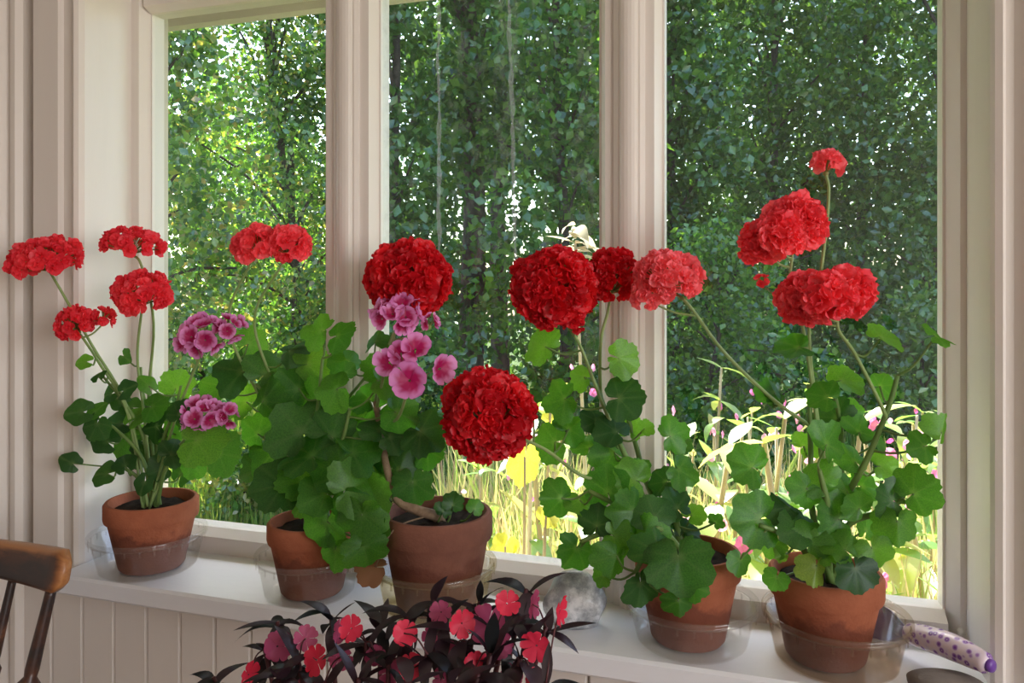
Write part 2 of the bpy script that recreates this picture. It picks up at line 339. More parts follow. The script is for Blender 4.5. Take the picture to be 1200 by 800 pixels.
# moulded casing left of the window (running floor to ceiling) and right of it
def casing(name, prof, z0, z1, mat='paint'): return struct(name, MB().prism(prof, z0, z1), M[mat])
casing('trim_2', [(XL, 1.14), (XL, WY + 0.004), (XL - 0.004, WY - 0.004), (XL - 0.010, WY - 0.008), (XL - 0.016, WY - 0.005), (XL - 0.019, WY + 0.001),
                  (XL - 0.040, WY + 0.001), (XL - 0.043, WY - 0.008), (-1.128, WY - 0.010), (-1.136, WY - 0.004), (-1.141, WY + 0.006), (-1.165, WY + 0.02), (-1.165, 1.14)], 0.86, 2.4)
casing('trim_3', [(-1.163, WY + 0.03), (-1.160, WY - 0.002), (-1.166, WY - 0.012), (-1.176, WY - 0.012), (-1.180, WY - 0.004), (-1.188, WY - 0.004), (-1.194, WY - 0.016), (-1.30, WY - 0.016), (-1.31, WY + 0.03)], 0, 2.4)
casing('trim_4', [(XR, 1.14), (XR + 0.19, 1.14), (XR + 0.19, WY), (XR + 0.175, WY - 0.010), (XR + 0.03, WY - 0.010), (XR + 0.022, WY - 0.002), (XR + 0.014, WY - 0.002), (XR + 0.010, WY - 0.007), (XR + 0.003, WY - 0.004), (XR, WY + 0.003)], SILL - 0.03, 2.4)
struct('trim_5', MB().box(XL - 0.12, XR + 0.19, WY - 0.012, WY + 0.02, 1.90, 2.04, 0.003), M['paint'])
hd = MB(); hd.box(XL, XR, WY, 1.16, 1.878, 1.91); struct('trim_6', hd, M['paint'])
# sill board
sl = MB(); sl.box(XL + 0.001, XR + 0.012, 0.922, 1.135, SILL - 0.030, SILL, 0.004)
struct('trim_7', sl, M['sillpaint'])
struct('trim_8', MB().box(XL - 0.05, XR + 0.05, 1.125, 1.26, 0.84, 0.878), M['outwall'])   # outer ledge
# three sashes: stiles, rails, pane (glass), putty bead
panes = [(-1.008, -0.662), (-0.563, -0.2134), (-0.1205, 0.2284)]
outer = [(XL, -0.634), (-0.591, -0.188), (-0.146, XR)]
def sash(i, gx, ox):
    w = tag(empty('window_%d' % (i + 1), ((gx[0] + gx[1]) / 2, GY, 0)), kind='structure'); cx = w.location.x
    def part(name, mb, mat=M['paint']):
        mb.v = [v - Vector((cx, GY, 0)) for v in mb.v]; return mb.build(name, mat, w)
    z0, z1 = SILL - 0.002, 1.880
    y0, y1 = 1.078, 1.125
    def stile(xa, xg):      # xa outer edge, xg glass edge; chamfer towards the glass
        s = 1 if xg > xa else -1
        deep = 0.012 if not (i == 2 and s < 0) else 0.016
        poly = [(xa, y1), (xa, y0), (xg - s * deep, y0), (xg - s * 0.003, GY - 0.004), (xg, GY - 0.004), (xg, y1)]
        if s < 0: poly = poly[::-1]
        part('stile', MB().prism(poly, z0, z1))
    stile(ox[0], gx[0]); stile(ox[1], gx[1])
    r = MB(); r.add([(x, y, z) for x in (gx[0] - 0.002, gx[1] + 0.002) for y, z in ((y0 - 0.004, z0), (y0 - 0.004, GB - 0.010), (GY - 0.006, GB), (y1, GB), (y1, z0))],
                    [(0, 1, 2, 3, 4), (9, 8, 7, 6, 5), (0, 5, 6, 1), (1, 6, 7, 2), (2, 7, 8, 3), (3, 8, 9, 4), (4, 9, 5, 0)])
    part('rail', r)
    r = MB(); r.add([(x, y, z) for x in (gx[0] - 0.002, gx[1] + 0.002) for y, z in ((y0, z1), (y0, GT + 0.008), (GY - 0.006, GT), (y1, GT), (y1, z1))],
                    [(4, 3, 2, 1, 0), (5, 6, 7, 8, 9), (1, 6, 5, 0), (2, 7, 6, 1), (3, 8, 7, 2), (4, 9, 8, 3), (0, 5, 9, 4)])
    part('rail', r)
    part('pane', MB().box(gx[0] - 0.003, gx[1] + 0.003, GY, GY + 0.003, GB - 0.003, GT + 0.003), M['glass_streak'] if i == 1 else M['glass'])
    return w
for i in range(3): sash(i, panes[i], outer[i])
for qa, qb in (((513, -20), (514, 300)), ((596, -20), (605, 310))):
    w2 = bpy.data.objects['window_2']; sk = MB(); r_ = random.Random(qa[0]); a_ = at(*qa, 1.0985); b_ = at(*qb, 1.0985); a_.z = min(a_.z, GT); xs = 0; V_ = []
    for i in range(41):
        q_ = a_.lerp(b_, i / 40); xs = xs * .7 + r_.uniform(-.0012, .0012); hw = r_.uniform(.0012, .0042)
        V_ += [q_ + Vector((xs - hw, -.0002, 0)), q_ + Vector((xs + hw, -.0002, 0)), q_ + Vector((xs + hw, .0012, 0)), q_ + Vector((xs - hw, .0012, 0))]
    sk.add([v - w2.location for v in V_], [(4 * i + j, 4 * i + (j + 1) % 4, 4 * i + 4 + (j + 1) % 4, 4 * i + 4 + j) for i in range(40) for j in range(4)])
    sk.build('pane_streak', M['streak'], w2)  # thin whitish wavy strip laid on the middle pane
# mullion posts with a rounded bead on the room side
def post(name, x0, x1):
    c = (x0 + x1) / 2; h = (x1 - x0) / 2
    poly = [(x1, 1.15), (x0, 1.15), (x0, 1.074), (x0 + 0.006, 1.070)] + [(c + (h - 0.009) * math.cos(t), 1.070 - 0.008 * math.sin(t)) for t in [PI - k * PI / 8 for k in range(9)]] + [(x1 - 0.006, 1.070), (x1, 1.074)]
    struct(name, MB().prism(poly, SILL - 0.005, 1.885), M['paint'], False)
post('trim_9', -0.635, -0.590); post('trim_10', -0.189, -0.145)
# screw head in the right stile
sc_ = MB(); sc_.lathe([(0.0, 0.004), (0.003, 0.0035), (0.0045, 0.0015), (0.005, 0)], 14)
sc_.v = [Vector((v.x, -v.z, v.y)) for v in sc_.v]
o = sc_.build('screw', M['screw'], bpy.data.objects['window_3'], True); p = at(1126, 740, 1.078); o.location = p - Vector((bpy.data.objects['window_3'].location.x, GY, 0))
# unseen eave added outside above the window to keep direct sun out
struct('added_eave', MB().box(-3.2, 3.2, 1.1, 1.95, 2.20, 2.26).box(-3.2, 3.2, 1.93, 1.97, 2.14, 2.30), M['outwall'])

# ------------------------------------------------------------------ pots and tubs
def make_pot(parent, r, h, mat, base_r=None, tilt=0):
    br = base_r or r * 0.70; rim_h = h * 0.27; ro = r; ri = r * 0.90
    prof = [(0.0, 0.0), (br * 0.93, 0.0), (br, 0.004), (r * 0.93, h - rim_h + 0.001), (ri - 0.006, h - 0.03), (br * 0.88, 0.012), (0, 0.012)]
    p = MB().lathe(prof, 48).build('pot', mat[0], parent, True)
    q = MB().lathe([(r * 0.90, h - rim_h - 0.0), (ro * 0.985, h - rim_h), (ro, h - rim_h + 0.004), (ro, h - 0.004), (ro - 0.003, h), (ri, h), (ri - 0.002, h - 0.004), (ri - 0.006, h - rim_h)], 48, closed=True).build('pot_rim', mat[1], parent, True)
    for o in (p, q): md = o.modifiers.new('edge', 'EDGE_SPLIT'); md.split_angle = math.radians(40)
    s = MB(); n, k = 28, 6; R = ri - 0.004; zt = h - 0.012
    rr = random.Random(int(r * 1e5)); s.v.append(Vector((0, 0, zt + 0.003)))
    for j in range(1, k + 1):
        for a in range(n):
            q = 2 * PI * a / n; s.v.append(Vector((R * j / k * math.cos(q), R * j / k * math.sin(q), zt + (rr.random() - 0.5) * 0.006 - 0.004 * (j == k))))
    for a in range(n): s.f.append((0, 1 + a, 1 + (a + 1) % n))
    for j in range(k - 1):
        for a in range(n):
            b0 = 1 + j * n; b1 = b0 + n; s.f.append((b0 + a, b1 + a, b1 + (a + 1) % n, b0 + (a + 1) % n))
    s.build('soil', M['soil'], parent, True)
    return p
def make_tub(loc, r, h, mat, label, rbase=0.83):
    t = tag(empty('plastic_tub', loc), label, 'plastic tub', 'clear plastic tubs under the geranium pots')
    th = 0.0009; rb = r * rbase
    MB().lathe([(0, 0.0012), (rb * 0.80, 0.0012), (rb * 0.82, 0.0006), (rb - 0.004, 0.0006), (rb, 0.004), (r - 0.004, h - 0.010), (r - 0.001, h - 0.009), (r - 0.001 - th, h - 0.008), (r - 0.004 - th, h - 0.009), (rb - th, 0.005), (rb - 0.005, 0.002), (rb * 0.8, 0.003), (0, 0.003)], 64).build('wall', mat, t, True)
    MB().lathe([(r - 0.001, h - 0.0095), (r + 0.0012, h - 0.009), (r + 0.0014, h - 0.002), (r, h), (r - 0.0016, h - 0.001), (r - 0.0022, h - 0.006)], 64, closed=True).build('rim', mat, t, True)
    # little bridges of the tear-off strip under the rim
    br = MB()
    for k in range(26):
        a = 2 * PI * k / 26; c, s = math.cos(a), math.sin(a); rr = r - 0.0025
        u = Vector((-s, c, 0)); q = Vector((c, s, 0)) * rr
        br.add([q + u * x + Vector((c, s, 0)) * y + Vector((0, 0, z)) for x in (-0.0012, 0.0012) for y in (0, 0.0012) for z in (h - 0.018, h - 0.0095)],
               [(0, 1, 3, 2), (4, 6, 7, 5), (0, 4, 5, 1), (2, 3, 7, 6), (0, 2, 6, 4), (1, 5, 7, 3)])
    br.build('strip_bridges', mat, t)
    return t

# ------------------------------------------------------------------ leaves and petals
def add_attr(m, vals):
    a = m.attributes.new('pigment', 'FLOAT', 'POINT'); a.data.foreach_set('value', vals)
def leaf_mesh(name, seed, lobes=7, depth_=0.13, scallop=0.035, cup=0.22, ruffle=0.07, fold=0.0, notch=0.30):
    """round lobed geranium leaf; origin where the leaf stalk joins, +Y to the tip, about 1 unit in radius"""
    r_ = random.Random(seed); n, k = 44, 4; V = [Vector((0, 0, 0))]; F = []; A = [0.55]
    ph = r_.random() * 6
    for j in range(1, k + 1):
        for i in range(n + 1):
            a = -PI * 0.94 + 2 * PI * 0.94 * i / n          # 0 = tip
            base = 0.98 + 0.26 * math.cos(a) - 0.10 * math.cos(2 * a)
            if abs(a) > 2.45: base *= 1 - (abs(a) - 2.45) / 0.55 * notch
            lob = depth_ * abs(math.sin(a * lobes / 2 + PI / 2)) ** 0.6 - depth_
            R = base * (1 + (lob + scallop * math.sin(a * lobes * 3.2 + ph)) * (j / k) ** 2)
            r = R * j / k; x = math.sin(a) * r; y = math.cos(a) * r
            z = -cup * r * r * 0.45 + ruffle * 0.35 * math.sin(a * lobes + ph) * (j / k) ** 3 + ruffle * 1.1 * math.sin(2 * a + ph) * (j / k) ** 2 + ruffle * 0.6 * math.sin(3 * a + 2 * ph) * (j / k) ** 2 + fold * abs(x)
            V.append(Vector((x, y, z + r_.uniform(-0.01, 0.01))))
            A.append((0.22 if abs(math.cos(a * lobes / 2 + PI / 2)) < 0.25 else 0.0) * (1 - 0.6 * j / k))
    m1 = n + 1
    for i in range(n): F.append((0, 1 + i + 1, 1 + i))
    for j in range(k - 1):
        for i in range(n):
            b = 1 + j * m1; F.append((b + i, b + i + 1, b + m1 + i + 1, b + m1 + i))
    m = mesh(name, V, F); add_attr(m, A); return m
def ivy_mesh(name, seed, pts=5):
    """small leaf with three to five blunt points"""
    r_ = random.Random(seed); n, k = 30, 3; V = [Vector((0, 0, 0))]; F = []; A = [0.4]
    for j in range(1, k + 1):
        for i in range(n + 1):
            a = -PI * 0.9 + 2 * PI * 0.9 * i / n
            base = 0.85 + 0.50 * max(0, math.cos(a)) ** 2 - 0.05 * math.cos(2 * a)
            R = base * (1 + 0.16 * (math.cos(a * pts * 0.5 * 2) * 0.5 - 0.5) * (j / k))
            r = R * j / k; V.append(Vector((math.sin(a) * r, math.cos(a) * r, -0.18 * r * r + 0.22 * abs(math.sin(a) * r) + r_.uniform(-.02, .02))))
            A.append(0.3 if abs(a) < 0.12 else 0.0)
    m1 = n + 1
    for i in range(n): F.append((0, 1 + i + 1, 1 + i))
    for j in range(k - 1):
        for i in range(n):
            b = 1 + j * m1; F.append((b + i, b + i + 1, b + m1 + i + 1, b + m1 + i))
    m = mesh(name, V, F); add_attr(m, A); return m
def lance_mesh(name, w=0.16, droop=0.35, fold=0.15, n=8):
    V = []; F = []
    for i in range(n + 1):
        t = i / n; hw = w * math.sin(PI * min(1, t * 0.96 + 0.04)) ** 0.9 * (1.15 - 0.3 * t); y = t * (1 - 0.15 * droop * t); z = 0.15 * t - droop * t * t
        V += [Vector((-hw, y, z + fold * hw)), Vector((0, y, z)), Vector((hw, y, z + fold * hw))]
    for i in range(n):
        b = 3 * i; F += [(b, b + 1, b + 4, b + 3), (b + 1, b + 2, b + 5, b + 4)]
    return mesh(name, V, F)
def petal(mb, A, ang, tiltdeg, L, W, cup=0.3, ruf=0.12, z0=0.0, r_=None, notch=0.0, start=0.06):
    """one petal growing outward from the floret's axis; A collects distance from centre"""
    nl, nw = 6, 4; b = len(mb.v); ct, st = math.cos(math.radians(tiltdeg)), math.sin(math.radians(tiltdeg))
    ph = r_.random() * 6; prof = (0.16, 0.40, 0.70, 0.93, 1.0, 0.86, 0.46); lens = (0, .2, .4, .6, .78, .92, 1.0)
    for i in range(nl + 1):
        t = lens[i]; hw = W * prof[i]
        for j in range(nw + 1):
            s = (j / nw * 2 - 1); d = start + L * t * (1 - 0.10 * s * s * t - notch * (1 - abs(s)) * (t ** 4)); h = cup * L * t * t + cup * 0.8 * hw * s * s + ruf * L * math.sin(3.1 * s + ph + 2 * t) * t
            x = s * hw; y = d * ct - h * st; z = d * st + h * ct
            ca, sa = math.cos(ang), math.sin(ang); mb.v.append(Vector((x * ca - y * sa, x * sa + y * ca, z + z0)))
            A.append((1.0, 1.0, 1.0 if abs(s) < .6 else .75, .75 if s == 0 else .25, .12 if s == 0 else 0, 0, 0)[i])
    m1 = nw + 1
    for i in range(nl):
        for j in range(nw):
            q = b + i * m1 + j; mb.f.append((q, q + 1, q + m1 + 1, q + m1))
def double_floret(name, seed, outer=6, inner=4):
    r_ = random.Random(seed); mb = MB(); A = []
    for k in range(outer): petal(mb, A, 2 * PI * k / outer + r_.uniform(-.2, .2), r_.uniform(8, 28), 1.0 * r_.uniform(.85, 1.08), 0.52, 0.22, 0.14, 0, r_)
    for k in range(inner): petal(mb, A, 2 * PI * k / inner + r_.uniform(-.4, .4), r_.uniform(42, 66), 0.72 * r_.uniform(.8, 1.1), 0.42, 0.15, 0.16, 0.05, r_)
    m = mesh(name, mb.v, mb.f); add_attr(m, [0.0] * len(mb.v)); return m
def single_floret(name, seed, n=5, L=1.0, W=0.45, tilt=(12, 30), notch=0.08):
    r_ = random.Random(seed); mb = MB(); A = []
    for k in range(n): petal(mb, A, 2 * PI * k / n + r_.uniform(-.08, .08), r_.uniform(*tilt), L * r_.uniform(.92, 1.08), W, 0.10, 0.06, 0.03 * (k % 2), r_, notch)
    m = mesh(name, mb.v, mb.f); add_attr(m, A); return m
ZONAL = [leaf_mesh('geranium_leaf_%s' % c, s, lo, d, sc, cu, ru, fo) for c, s, lo, d, sc, cu, ru, fo in
         (('round', 1, 7, .15, .032, .22, .08, 0.0), ('cupped', 2, 7, .22, .035, .50, .12, 0.25), ('ruffled', 3, 5, .30, .045, .15, .16, 0.1), ('folded', 4, 7, .20, .035, .35, .12, -0.35), ('wide', 5, 7, .18, .035, .10, .12, 0.12))]
IVY = [ivy_mesh('small_leaf_%d' % k, 20 + k) for k in range(3)]
FD = [double_floret('double_floret_%d' % k, 40 + k) for k in range(5)]
FS = [single_floret('single_floret_%d' % k, 60 + k) for k in range(3)]
def mat_variant(m, mat, cache={}):
    key = (m.name, mat.name)
    if key not in cache: c = m.copy(); c.materials.clear(); c.materials.append(mat); cache[key] = c
    return cache[key]

def stem_tube(mb, pts, r0, r1, n=7, seg=5):
    P = smooth_path(pts, seg); k = len(P) - 1
    mb.tube(P, [r0 + (r1 - r0) * i / k for i in range(k + 1)], n); return P

BV = -FV   # from the window towards the viewer
def plant_leaf(root, spec, nodes, stems, meshes, mats, r_, joints_min=0.0):
    """spec: (px, py, radius in px, distance Y or None, tilt deg or None, tip angle deg or None, material key or None, mesh index or None)"""
    s = list(spec) + [None] * (8 - len(spec)); px, py, rp, Y, tl, al, mk, mi = s
    if Y is None: Y = r_.uniform(0.945, 1.035)
    P = at(px, py, Y); R = rp * depth(P) / FPX * 0.92
    # nearest stem node, preferring one that is lower than the leaf
    best = min(nodes, key=lambda q: (q - P).length + (0.6 * max(0, q.z - P.z + 0.01)) + (0.3 if (q - P).length < R * 0.8 else 0))
    d = P - best; h = Vector((d.dot(RV), 0, d.dot(UV)))
    if al is None: al = math.degrees(math.atan2(h.z, h.x)) + r_.uniform(-35, 35)
    if tl is None: tl = r_.uniform(5, 52)
    yw = math.radians(r_.uniform(-32, 32)); tl = math.radians(tl); al = math.radians(al)
    nrm = (BV * math.cos(yw) + RV * math.sin(yw)) * math.cos(tl) + UV * math.sin(tl)
    tip = RV * math.cos(al) + UV * math.sin(al) - BV * 0.0
    rot = basis(tip, nrm); tipd = rot @ Vector((0, 1, 0))
    J = P - tipd * R * 0.24
    mi = mi if mi is not None else r_.randrange(len(meshes))
    o = link('leaf', mat_variant(meshes[mi], M[mk] if mk else r_.choice(mats)), None, root)
    sx = r_.uniform(0.92, 1.08)
    ML = Matrix.Translation(J - root.location) @ rot.to_4x4() @ Matrix.Diagonal((R * sx, R * r_.uniform(.92, 1.05), R, 1))
    W_ = [root.location + ML @ v.co for v in o.data.vertices]
    sh = max(0.0, max(v.y for v in W_) - 1.052)                  # leaves stay on the room side of the sashes and posts
    if min(v.x for v in W_) < XL + .004: sh = max(sh, max(v.y for v in W_) - (WY - .016))   # and clear of the reveal and casing
    J = J - Vector((0, sh, 0)); o.matrix_local = Matrix.Translation((0, -sh, 0)) @ ML
    mid = (best + J) / 2 + Vector((0, 0, -0.006)) + (rot @ Vector((0, 0, -1))) * 0.006
    stem_tube(stems, [best, mid, J], 0.0016, 0.0012, 5, 4)
    return o
STALKS = []; PENDING = []
def side_stalks(root):
    """smaller heads branch off the nearest flower stalk below them"""
    pts = [q for st in STALKS for q in smooth_path(st, 10)]
    for hub, r in PENDING:
        q = min(pts, key=lambda v: (v - hub).length + 2.0 * max(0, v.z - hub.z + .015)); sm = MB()
        stem_tube(sm, [q - root.location, (q + hub) / 2 - root.location + Vector((0, 0, -.004)), hub - root.location], r, r * .8, 6, 5); sm.build('flower_stalk', M['stalk'], root, True)
    STALKS.clear(); PENDING.clear()
def flower_head(root, px, py, rx, ry, Y, mat, meshes, fr=0.30, n=46, low=-0.55, tilt=(0, 0), seed=0, stalk_pts=None, nodes=None, stalk_r=0.0021, jitter=0.16, open_=0.0):
    """umbel: hub with little stalks (the part's own mesh) and florets as its pieces; its long stalk is another part"""
    r_ = random.Random(seed + int(px)); Cn = at(px, py, Y); k = depth(Cn) / FPX; A, B = rx * k, ry * k
    up = (UV + RV * tilt[0] + BV * tilt[1]).normalized(); q = UV.rotation_difference(up)
    hub = Cn + q @ Vector((0, 0, -B * 0.45))
    mb = MB(); spots = []
    for i in range(n):
        z = 1 - (1 - low) * (i + 0.5) / n; a = i * 2.399963 + r_.uniform(-.25, .25); s = math.sqrt(max(0, 1 - z * z))
        dv = Vector((s * math.cos(a), s * math.sin(a), z)); shr = 1 - r_.random() * jitter
        p = Vector((dv.x * A, dv.y * A, dv.z * B)) * (1 - fr * 0.55) * shr
        nn = Vector((dv.x / A, dv.y / A, dv.z / B)).normalized()
        spots.append((Cn + q @ p, q @ nn))
    head_loc = hub
    for p, nn in spots: mb.tube([Vector((0, 0, 0)), (p - hub) * 0.55 + Vector((0, 0, 0.002)), p - hub], [0.0008, 0.0007, 0.0009], 4, False)
    mb.lathe([(0.0, -0.004), (0.003, -0.002), (0.0035, 0.001), (0.0, 0.004)], 8)
    h = mb.build('flower_head', M['calyx'], root, True); h.location = hub - root.location
    for p, nn in spots:
        ms = meshes[r_.randrange(len(meshes))]; o = link('floret', mat_variant(ms, mat), None, h)
        nv = (nn + Vector((r_.uniform(-.4, .4), r_.uniform(-.4, .4), r_.uniform(-.3, .3)))).normalized()
        rot = nv.to_track_quat('Z', 'Y').to_matrix() @ Matrix.Rotation(r_.uniform(0, 6.28), 3, 'Z')
        sc = math.sqrt(A * B) * fr * r_.uniform(.88, 1.14)
        o.matrix_local = Matrix.Translation(p - hub - nv * sc * 0.12) @ rot.to_4x4() @ Matrix.Diagonal((sc, sc, sc, 1))
    if not stalk_pts:
        PENDING.append((hub, stalk_r * .7))
    else:
        STALKS.append([v for v in stalk_pts[1:]] + [hub])
        sm = MB(); P = stem_tube(sm, [v - root.location for v in stalk_pts] + [hub - root.location], stalk_r * 1.15, stalk_r * 0.9, 7, 6)
        sm.build('flower_stalk', M['stalk'], root, True)
        if nodes is not None: nodes += [v + root.location for v in P[:int(len(P) * 0.6)]]
    return h

def pot_at(px, Y): p = at(px, 400, Y); return Vector((p.x, p.y, 0))

# ------------------------------------------------------------------ the five potted geraniums
def geranium(name, potpx, Y, r, h, potmat, label, tubspec, base_r=None):
    b = pot_at(potpx, Y); b.z = SILL + 0.0034
    root = tag(empty(name, b), label, 'potted plant', 'potted geraniums on the window sill')
    make_pot(root, r, h, (M[potmat], M[potmat]), base_r)
    tx, tr, th, tm, tl = tubspec; tb = pot_at(tx, Y); make_tub((tb.x, tb.y, SILL), tr, th, M[tm], tl)
    return root, b + Vector((0, 0, h - 0.012))

# plant 1: scarlet and pink heads, small dark leaves
root, top = geranium('potted_geranium', 178, .993, 0.070, 0.106, 'terracotta', 'small-leaved geranium with four scarlet and two pink flower heads beside the wooden chair', (174, 0.087, 0.060, 'tub', 'clear plastic tub under the small-leaved geranium beside the chair'))
stems = MB(); nodes = []; r_ = random.Random(11)
def path(top, pts): return [top + Vector((r_.uniform(-.01, .01), r_.uniform(-.01, .01), -0.01))] + [at(*p) for p in pts]
for pts in ([(170, 520, 1.0), (150, 478, .985), (120, 440, .98)], [(176, 500, 1.01), (166, 455, 1.0), (165, 430, 1.0)], [(168, 540, .985), (138, 505, .97), (112, 488, .965)],
            [(190, 520, .99), (205, 480, .985), (212, 452, .98)], [(195, 545, .975), (222, 525, .955), (238, 520, .95)], [(165, 565, .98), (148, 550, .97), (134, 548, .96)], [(182, 530, 1.02), (185, 490, 1.02), (186, 470, 1.02)]):
    nodes += [v for v in stem_tube(stems, path(top, pts), 0.0036, 0.002)][2:]
H = lambda *a, **k: flower_head(root, *a, **k)
H(54, 305, 43, 28, .885, M['scarlet'], FD, .30, 44, -0.35, (-.15, .25), 1, path(top, [(150, 480, .985), (108, 405, .94), (74, 345, .89)]), nodes)
H(155, 288, 39, 22, .965, M['scarlet'], FD, .30, 34, -0.2, (.15, .1), 2, path(top, [(174, 480, 1.02), (180, 380, 1.0), (166, 312, .97)]), nodes)
H(167, 345, 35, 29, .955, M['scarlet'], FD, .32, 38, -0.4, (.05, .3), 3, path(top, [(168, 480, 1.0), (161, 420, .99), (165, 372, .985)]), nodes)
H(88, 380, 22, 24, .91, M['scarlet'], FD, .40, 20, -0.6, (-.2, .4), 4, path(top, [(150, 485, .985), (116, 425, .95), (102, 403, .915)]), nodes)
H(120, 373, 15, 16, .93, M['scarlet'], FD, .50, 10, -0.5, (.1, .4), 41)
H(238, 395, 34, 25, .975, M['pink'], FS, .46, 14, -0.35, (-.15, .7), 5, path(top, [(205, 492, .985), (226, 438, .98), (237, 412, .975)]), nodes)
H(270, 385, 20, 19, .99, M['pink'], FS, .60, 6, -0.4, (.2, .7), 51)
H(238, 488, 28, 22, .965, M['pink'], FS, .52, 11, -0.4, (-.1, .7), 6, path(top, [(205, 530, .98), (228, 505, .97)]), nodes)
H(266, 486, 14, 20, .975, M['pink'], FS, .60, 6, -0.4, (.2, .7), 61)
LA = [(98, 424, 13, .92), (146, 418, 13, .99, 20, -30), (116, 440, 12, .94), (148, 456, 17), (92, 483, 20, .925, 30, 190), (114, 480, 15, .94), (112, 500, 21, .935, 10, 250), (122, 516, 20, .95), (138, 496, 19), (152, 508, 26), (132, 528, 15),
      (122, 555, 21, .955, 40, 170), (146, 542, 19, .965), (156, 520, 27), (168, 568, 16, .96, 10, 250), (182, 476, 21), (208, 450, 24), (196, 488, 23), (180, 500, 22), (200, 508, 22), (238, 516, 36, .93, 50, 10, 'leafB'),
      (228, 538, 24), (262, 532, 28), (160, 488, 18), (212, 482, 20), (128, 462, 15), (170, 530, 22), (190, 545, 20), (205, 530, 22), (172, 450, 14), (190, 520, 22, 1.03), (152, 476, 16), (222, 498, 20, 1.02), (140, 470, 14), (214, 552, 20, 1.02)]
for s in LA: plant_leaf(root, s, nodes, stems, IVY + ZONAL[:1] if s[2] < 22 else ZONAL, [M['leafA'], M['leafA'], M['leafB']], r_)
side_stalks(root)
stems.v = [v - root.location for v in stems.v]; stems.build('stems', M['stem'], root, True)

# plant 2: bushy, one coral head
root, top = geranium('potted_geranium', 366, .983, 0.064, 0.104, 'terracotta', 'bushy geranium with a broad coral flower head and leaves spilling over its pot', (363, 0.077, 0.062, 'tub', 'clear plastic tub under the bushy leaf-spilling geranium'))
stems = MB(); nodes = []; r_ = random.Random(12)
for pts in ([(360, 550, 1.0), (345, 500, 1.0), (300, 450, .99)], [(365, 540, .98), (372, 480, .97), (378, 420, .97)], [(360, 560, .98), (335, 540, .96), (310, 510, .96)], [(380, 560, .97), (400, 520, .96), (410, 480, .96)],
            [(390, 575, .96), (405, 590, .925), (420, 640, .91)], [(375, 570, .96), (382, 590, .935), (388, 630, .92)], [(370, 540, 1.02), (390, 490, 1.03), (430, 440, 1.03)]):
    nodes += stem_tube(stems, path(top, pts), 0.004, 0.0022)[2:]
H(302, 288, 31, 25, .99, M['coral'], FD, .40, 26, -0.5, (-.1, .2), 7, path(top, [(322, 500, 1.0), (268, 385, 1.0), (292, 312, .99)]), nodes)
H(338, 287, 27, 26, 1.0, M['coral'], FD, .42, 24, -0.5, (.1, .2), 71, path(top, [(335, 490, 1.01), (298, 380, 1.01), (326, 318, 1.0)]), nodes)
LB = [(372, 388, 26, .97, 35, 170), (400, 392, 26, .965, 40, 0), (441, 397, 19, .985), (405, 434, 14, .98, 10, 100), (389, 456, 27, .95, 25, 190), (453, 448, 24), (277, 434, 36, 1.02, 40), (320, 434, 34, 1.02, 35), (295, 400, 22, 1.03), (298, 505, 27),
      (347, 500, 44, .95, 35), (393, 484, 27), (323, 570, 36, .93, 45, 205), (410, 488, 30), (498, 509, 30, .965, 30, -40), (442, 544, 32), (400, 547, 40, .94), (382, 617, 30, .92, 5, 260), (424, 610, 35, .905, 5, 270), (428, 645, 28, .90, 0, 280),
      (393, 649, 28, .91, 0, 265), (375, 575, 34, .93), (345, 450, 32), (312, 465, 30), (338, 475, 34), (430, 505, 34), (470, 485, 30), (455, 525, 34), (360, 530, 40, .94), (325, 525, 34), (415, 570, 38, .92), (370, 425, 30, 1.03), (300, 545, 24), (440, 580, 30, .93),
      (350, 560, 34, .95), (405, 420, 22, 1.02), (345, 410, 24, 1.02), (260, 450, 26, 1.03), (285, 470, 26, 1.03), (385, 505, 36, .96), (420, 530, 34, .95), (400, 590, 32, .91, 10, 260), (440, 620, 22, .915, 5, -60), (355, 590, 24, .935, 10, 240), (365, 470, 32, .99)]
for s in LB: plant_leaf(root, s, nodes, stems, ZONAL, [M['leafA'], M['leafB'], M['leafB']], r_)
side_stalks(root)
stems.v = [v - root.location for v in stems.v]; stems.build('stems', M['stem'], root, True)

# plant 3: big dark pot, leaning woody stem, red ball and two pink heads
root, top = geranium('potted_geranium', 512, .995, 0.078, 0.130, 'terradark', 'leaning woody-stemmed geranium with a red ball and two pink heads in the big dark pot', (510, 0.085, 0.064, 'tub_amber', 'yellowed clear plastic tub under the big dark pot'), 0.056)
stems = MB(); nodes = []; r_ = random.Random(13)
wood = MB(); W = stem_tube(wood, [top + Vector((0.012, 0, -0.02)), at(512, 606, .985), at(490, 598, .965), at(466, 585, .955), at(455, 555, .965), at(448, 520, .98), at(440, 470, .985)], 0.0085, 0.004, 10, 6)
wood.v = [v - root.location for v in wood.v]; wood.build('woody_stem', M['woody'], root, True)
nodes += W[10:]
H(480, 327, 52, 48, .985, M['red'], FD, .31, 76, -0.8, (.05, .35), 8, [W[-1], at(446, 430, .99), at(468, 375, .985)], nodes)
H(466, 368, 35, 22, .93, M['pink'], FS, .50, 14, -0.3, (-.05, .7), 9, [W[-2], at(452, 430, .955), at(462, 392, .935)], nodes)
H(504, 378, 12, 14, .95, M['pink'], FS, .62, 4, -0.3, (.3, .7), 91)
P3 = [W[-4], at(466, 490, .95), at(478, 455, .93)]
hub = at(478, 448, .925); hm = MB()
spots = [((457, 425), 20, (-.35, .9)), ((480, 446), 25, (0.0, 1.0)), ((487, 410), 21, (.1, .7)), ((515, 432), 21, (.65, .75)), ((470, 414), 17, (-.1, .4))]
for (q, rp, nn) in spots: hm.tube([(0, 0, 0), (at(*q, .92) - hub) * .6, at(*q, .92) - hub], [.0009, .0008, .0011], 5, False)
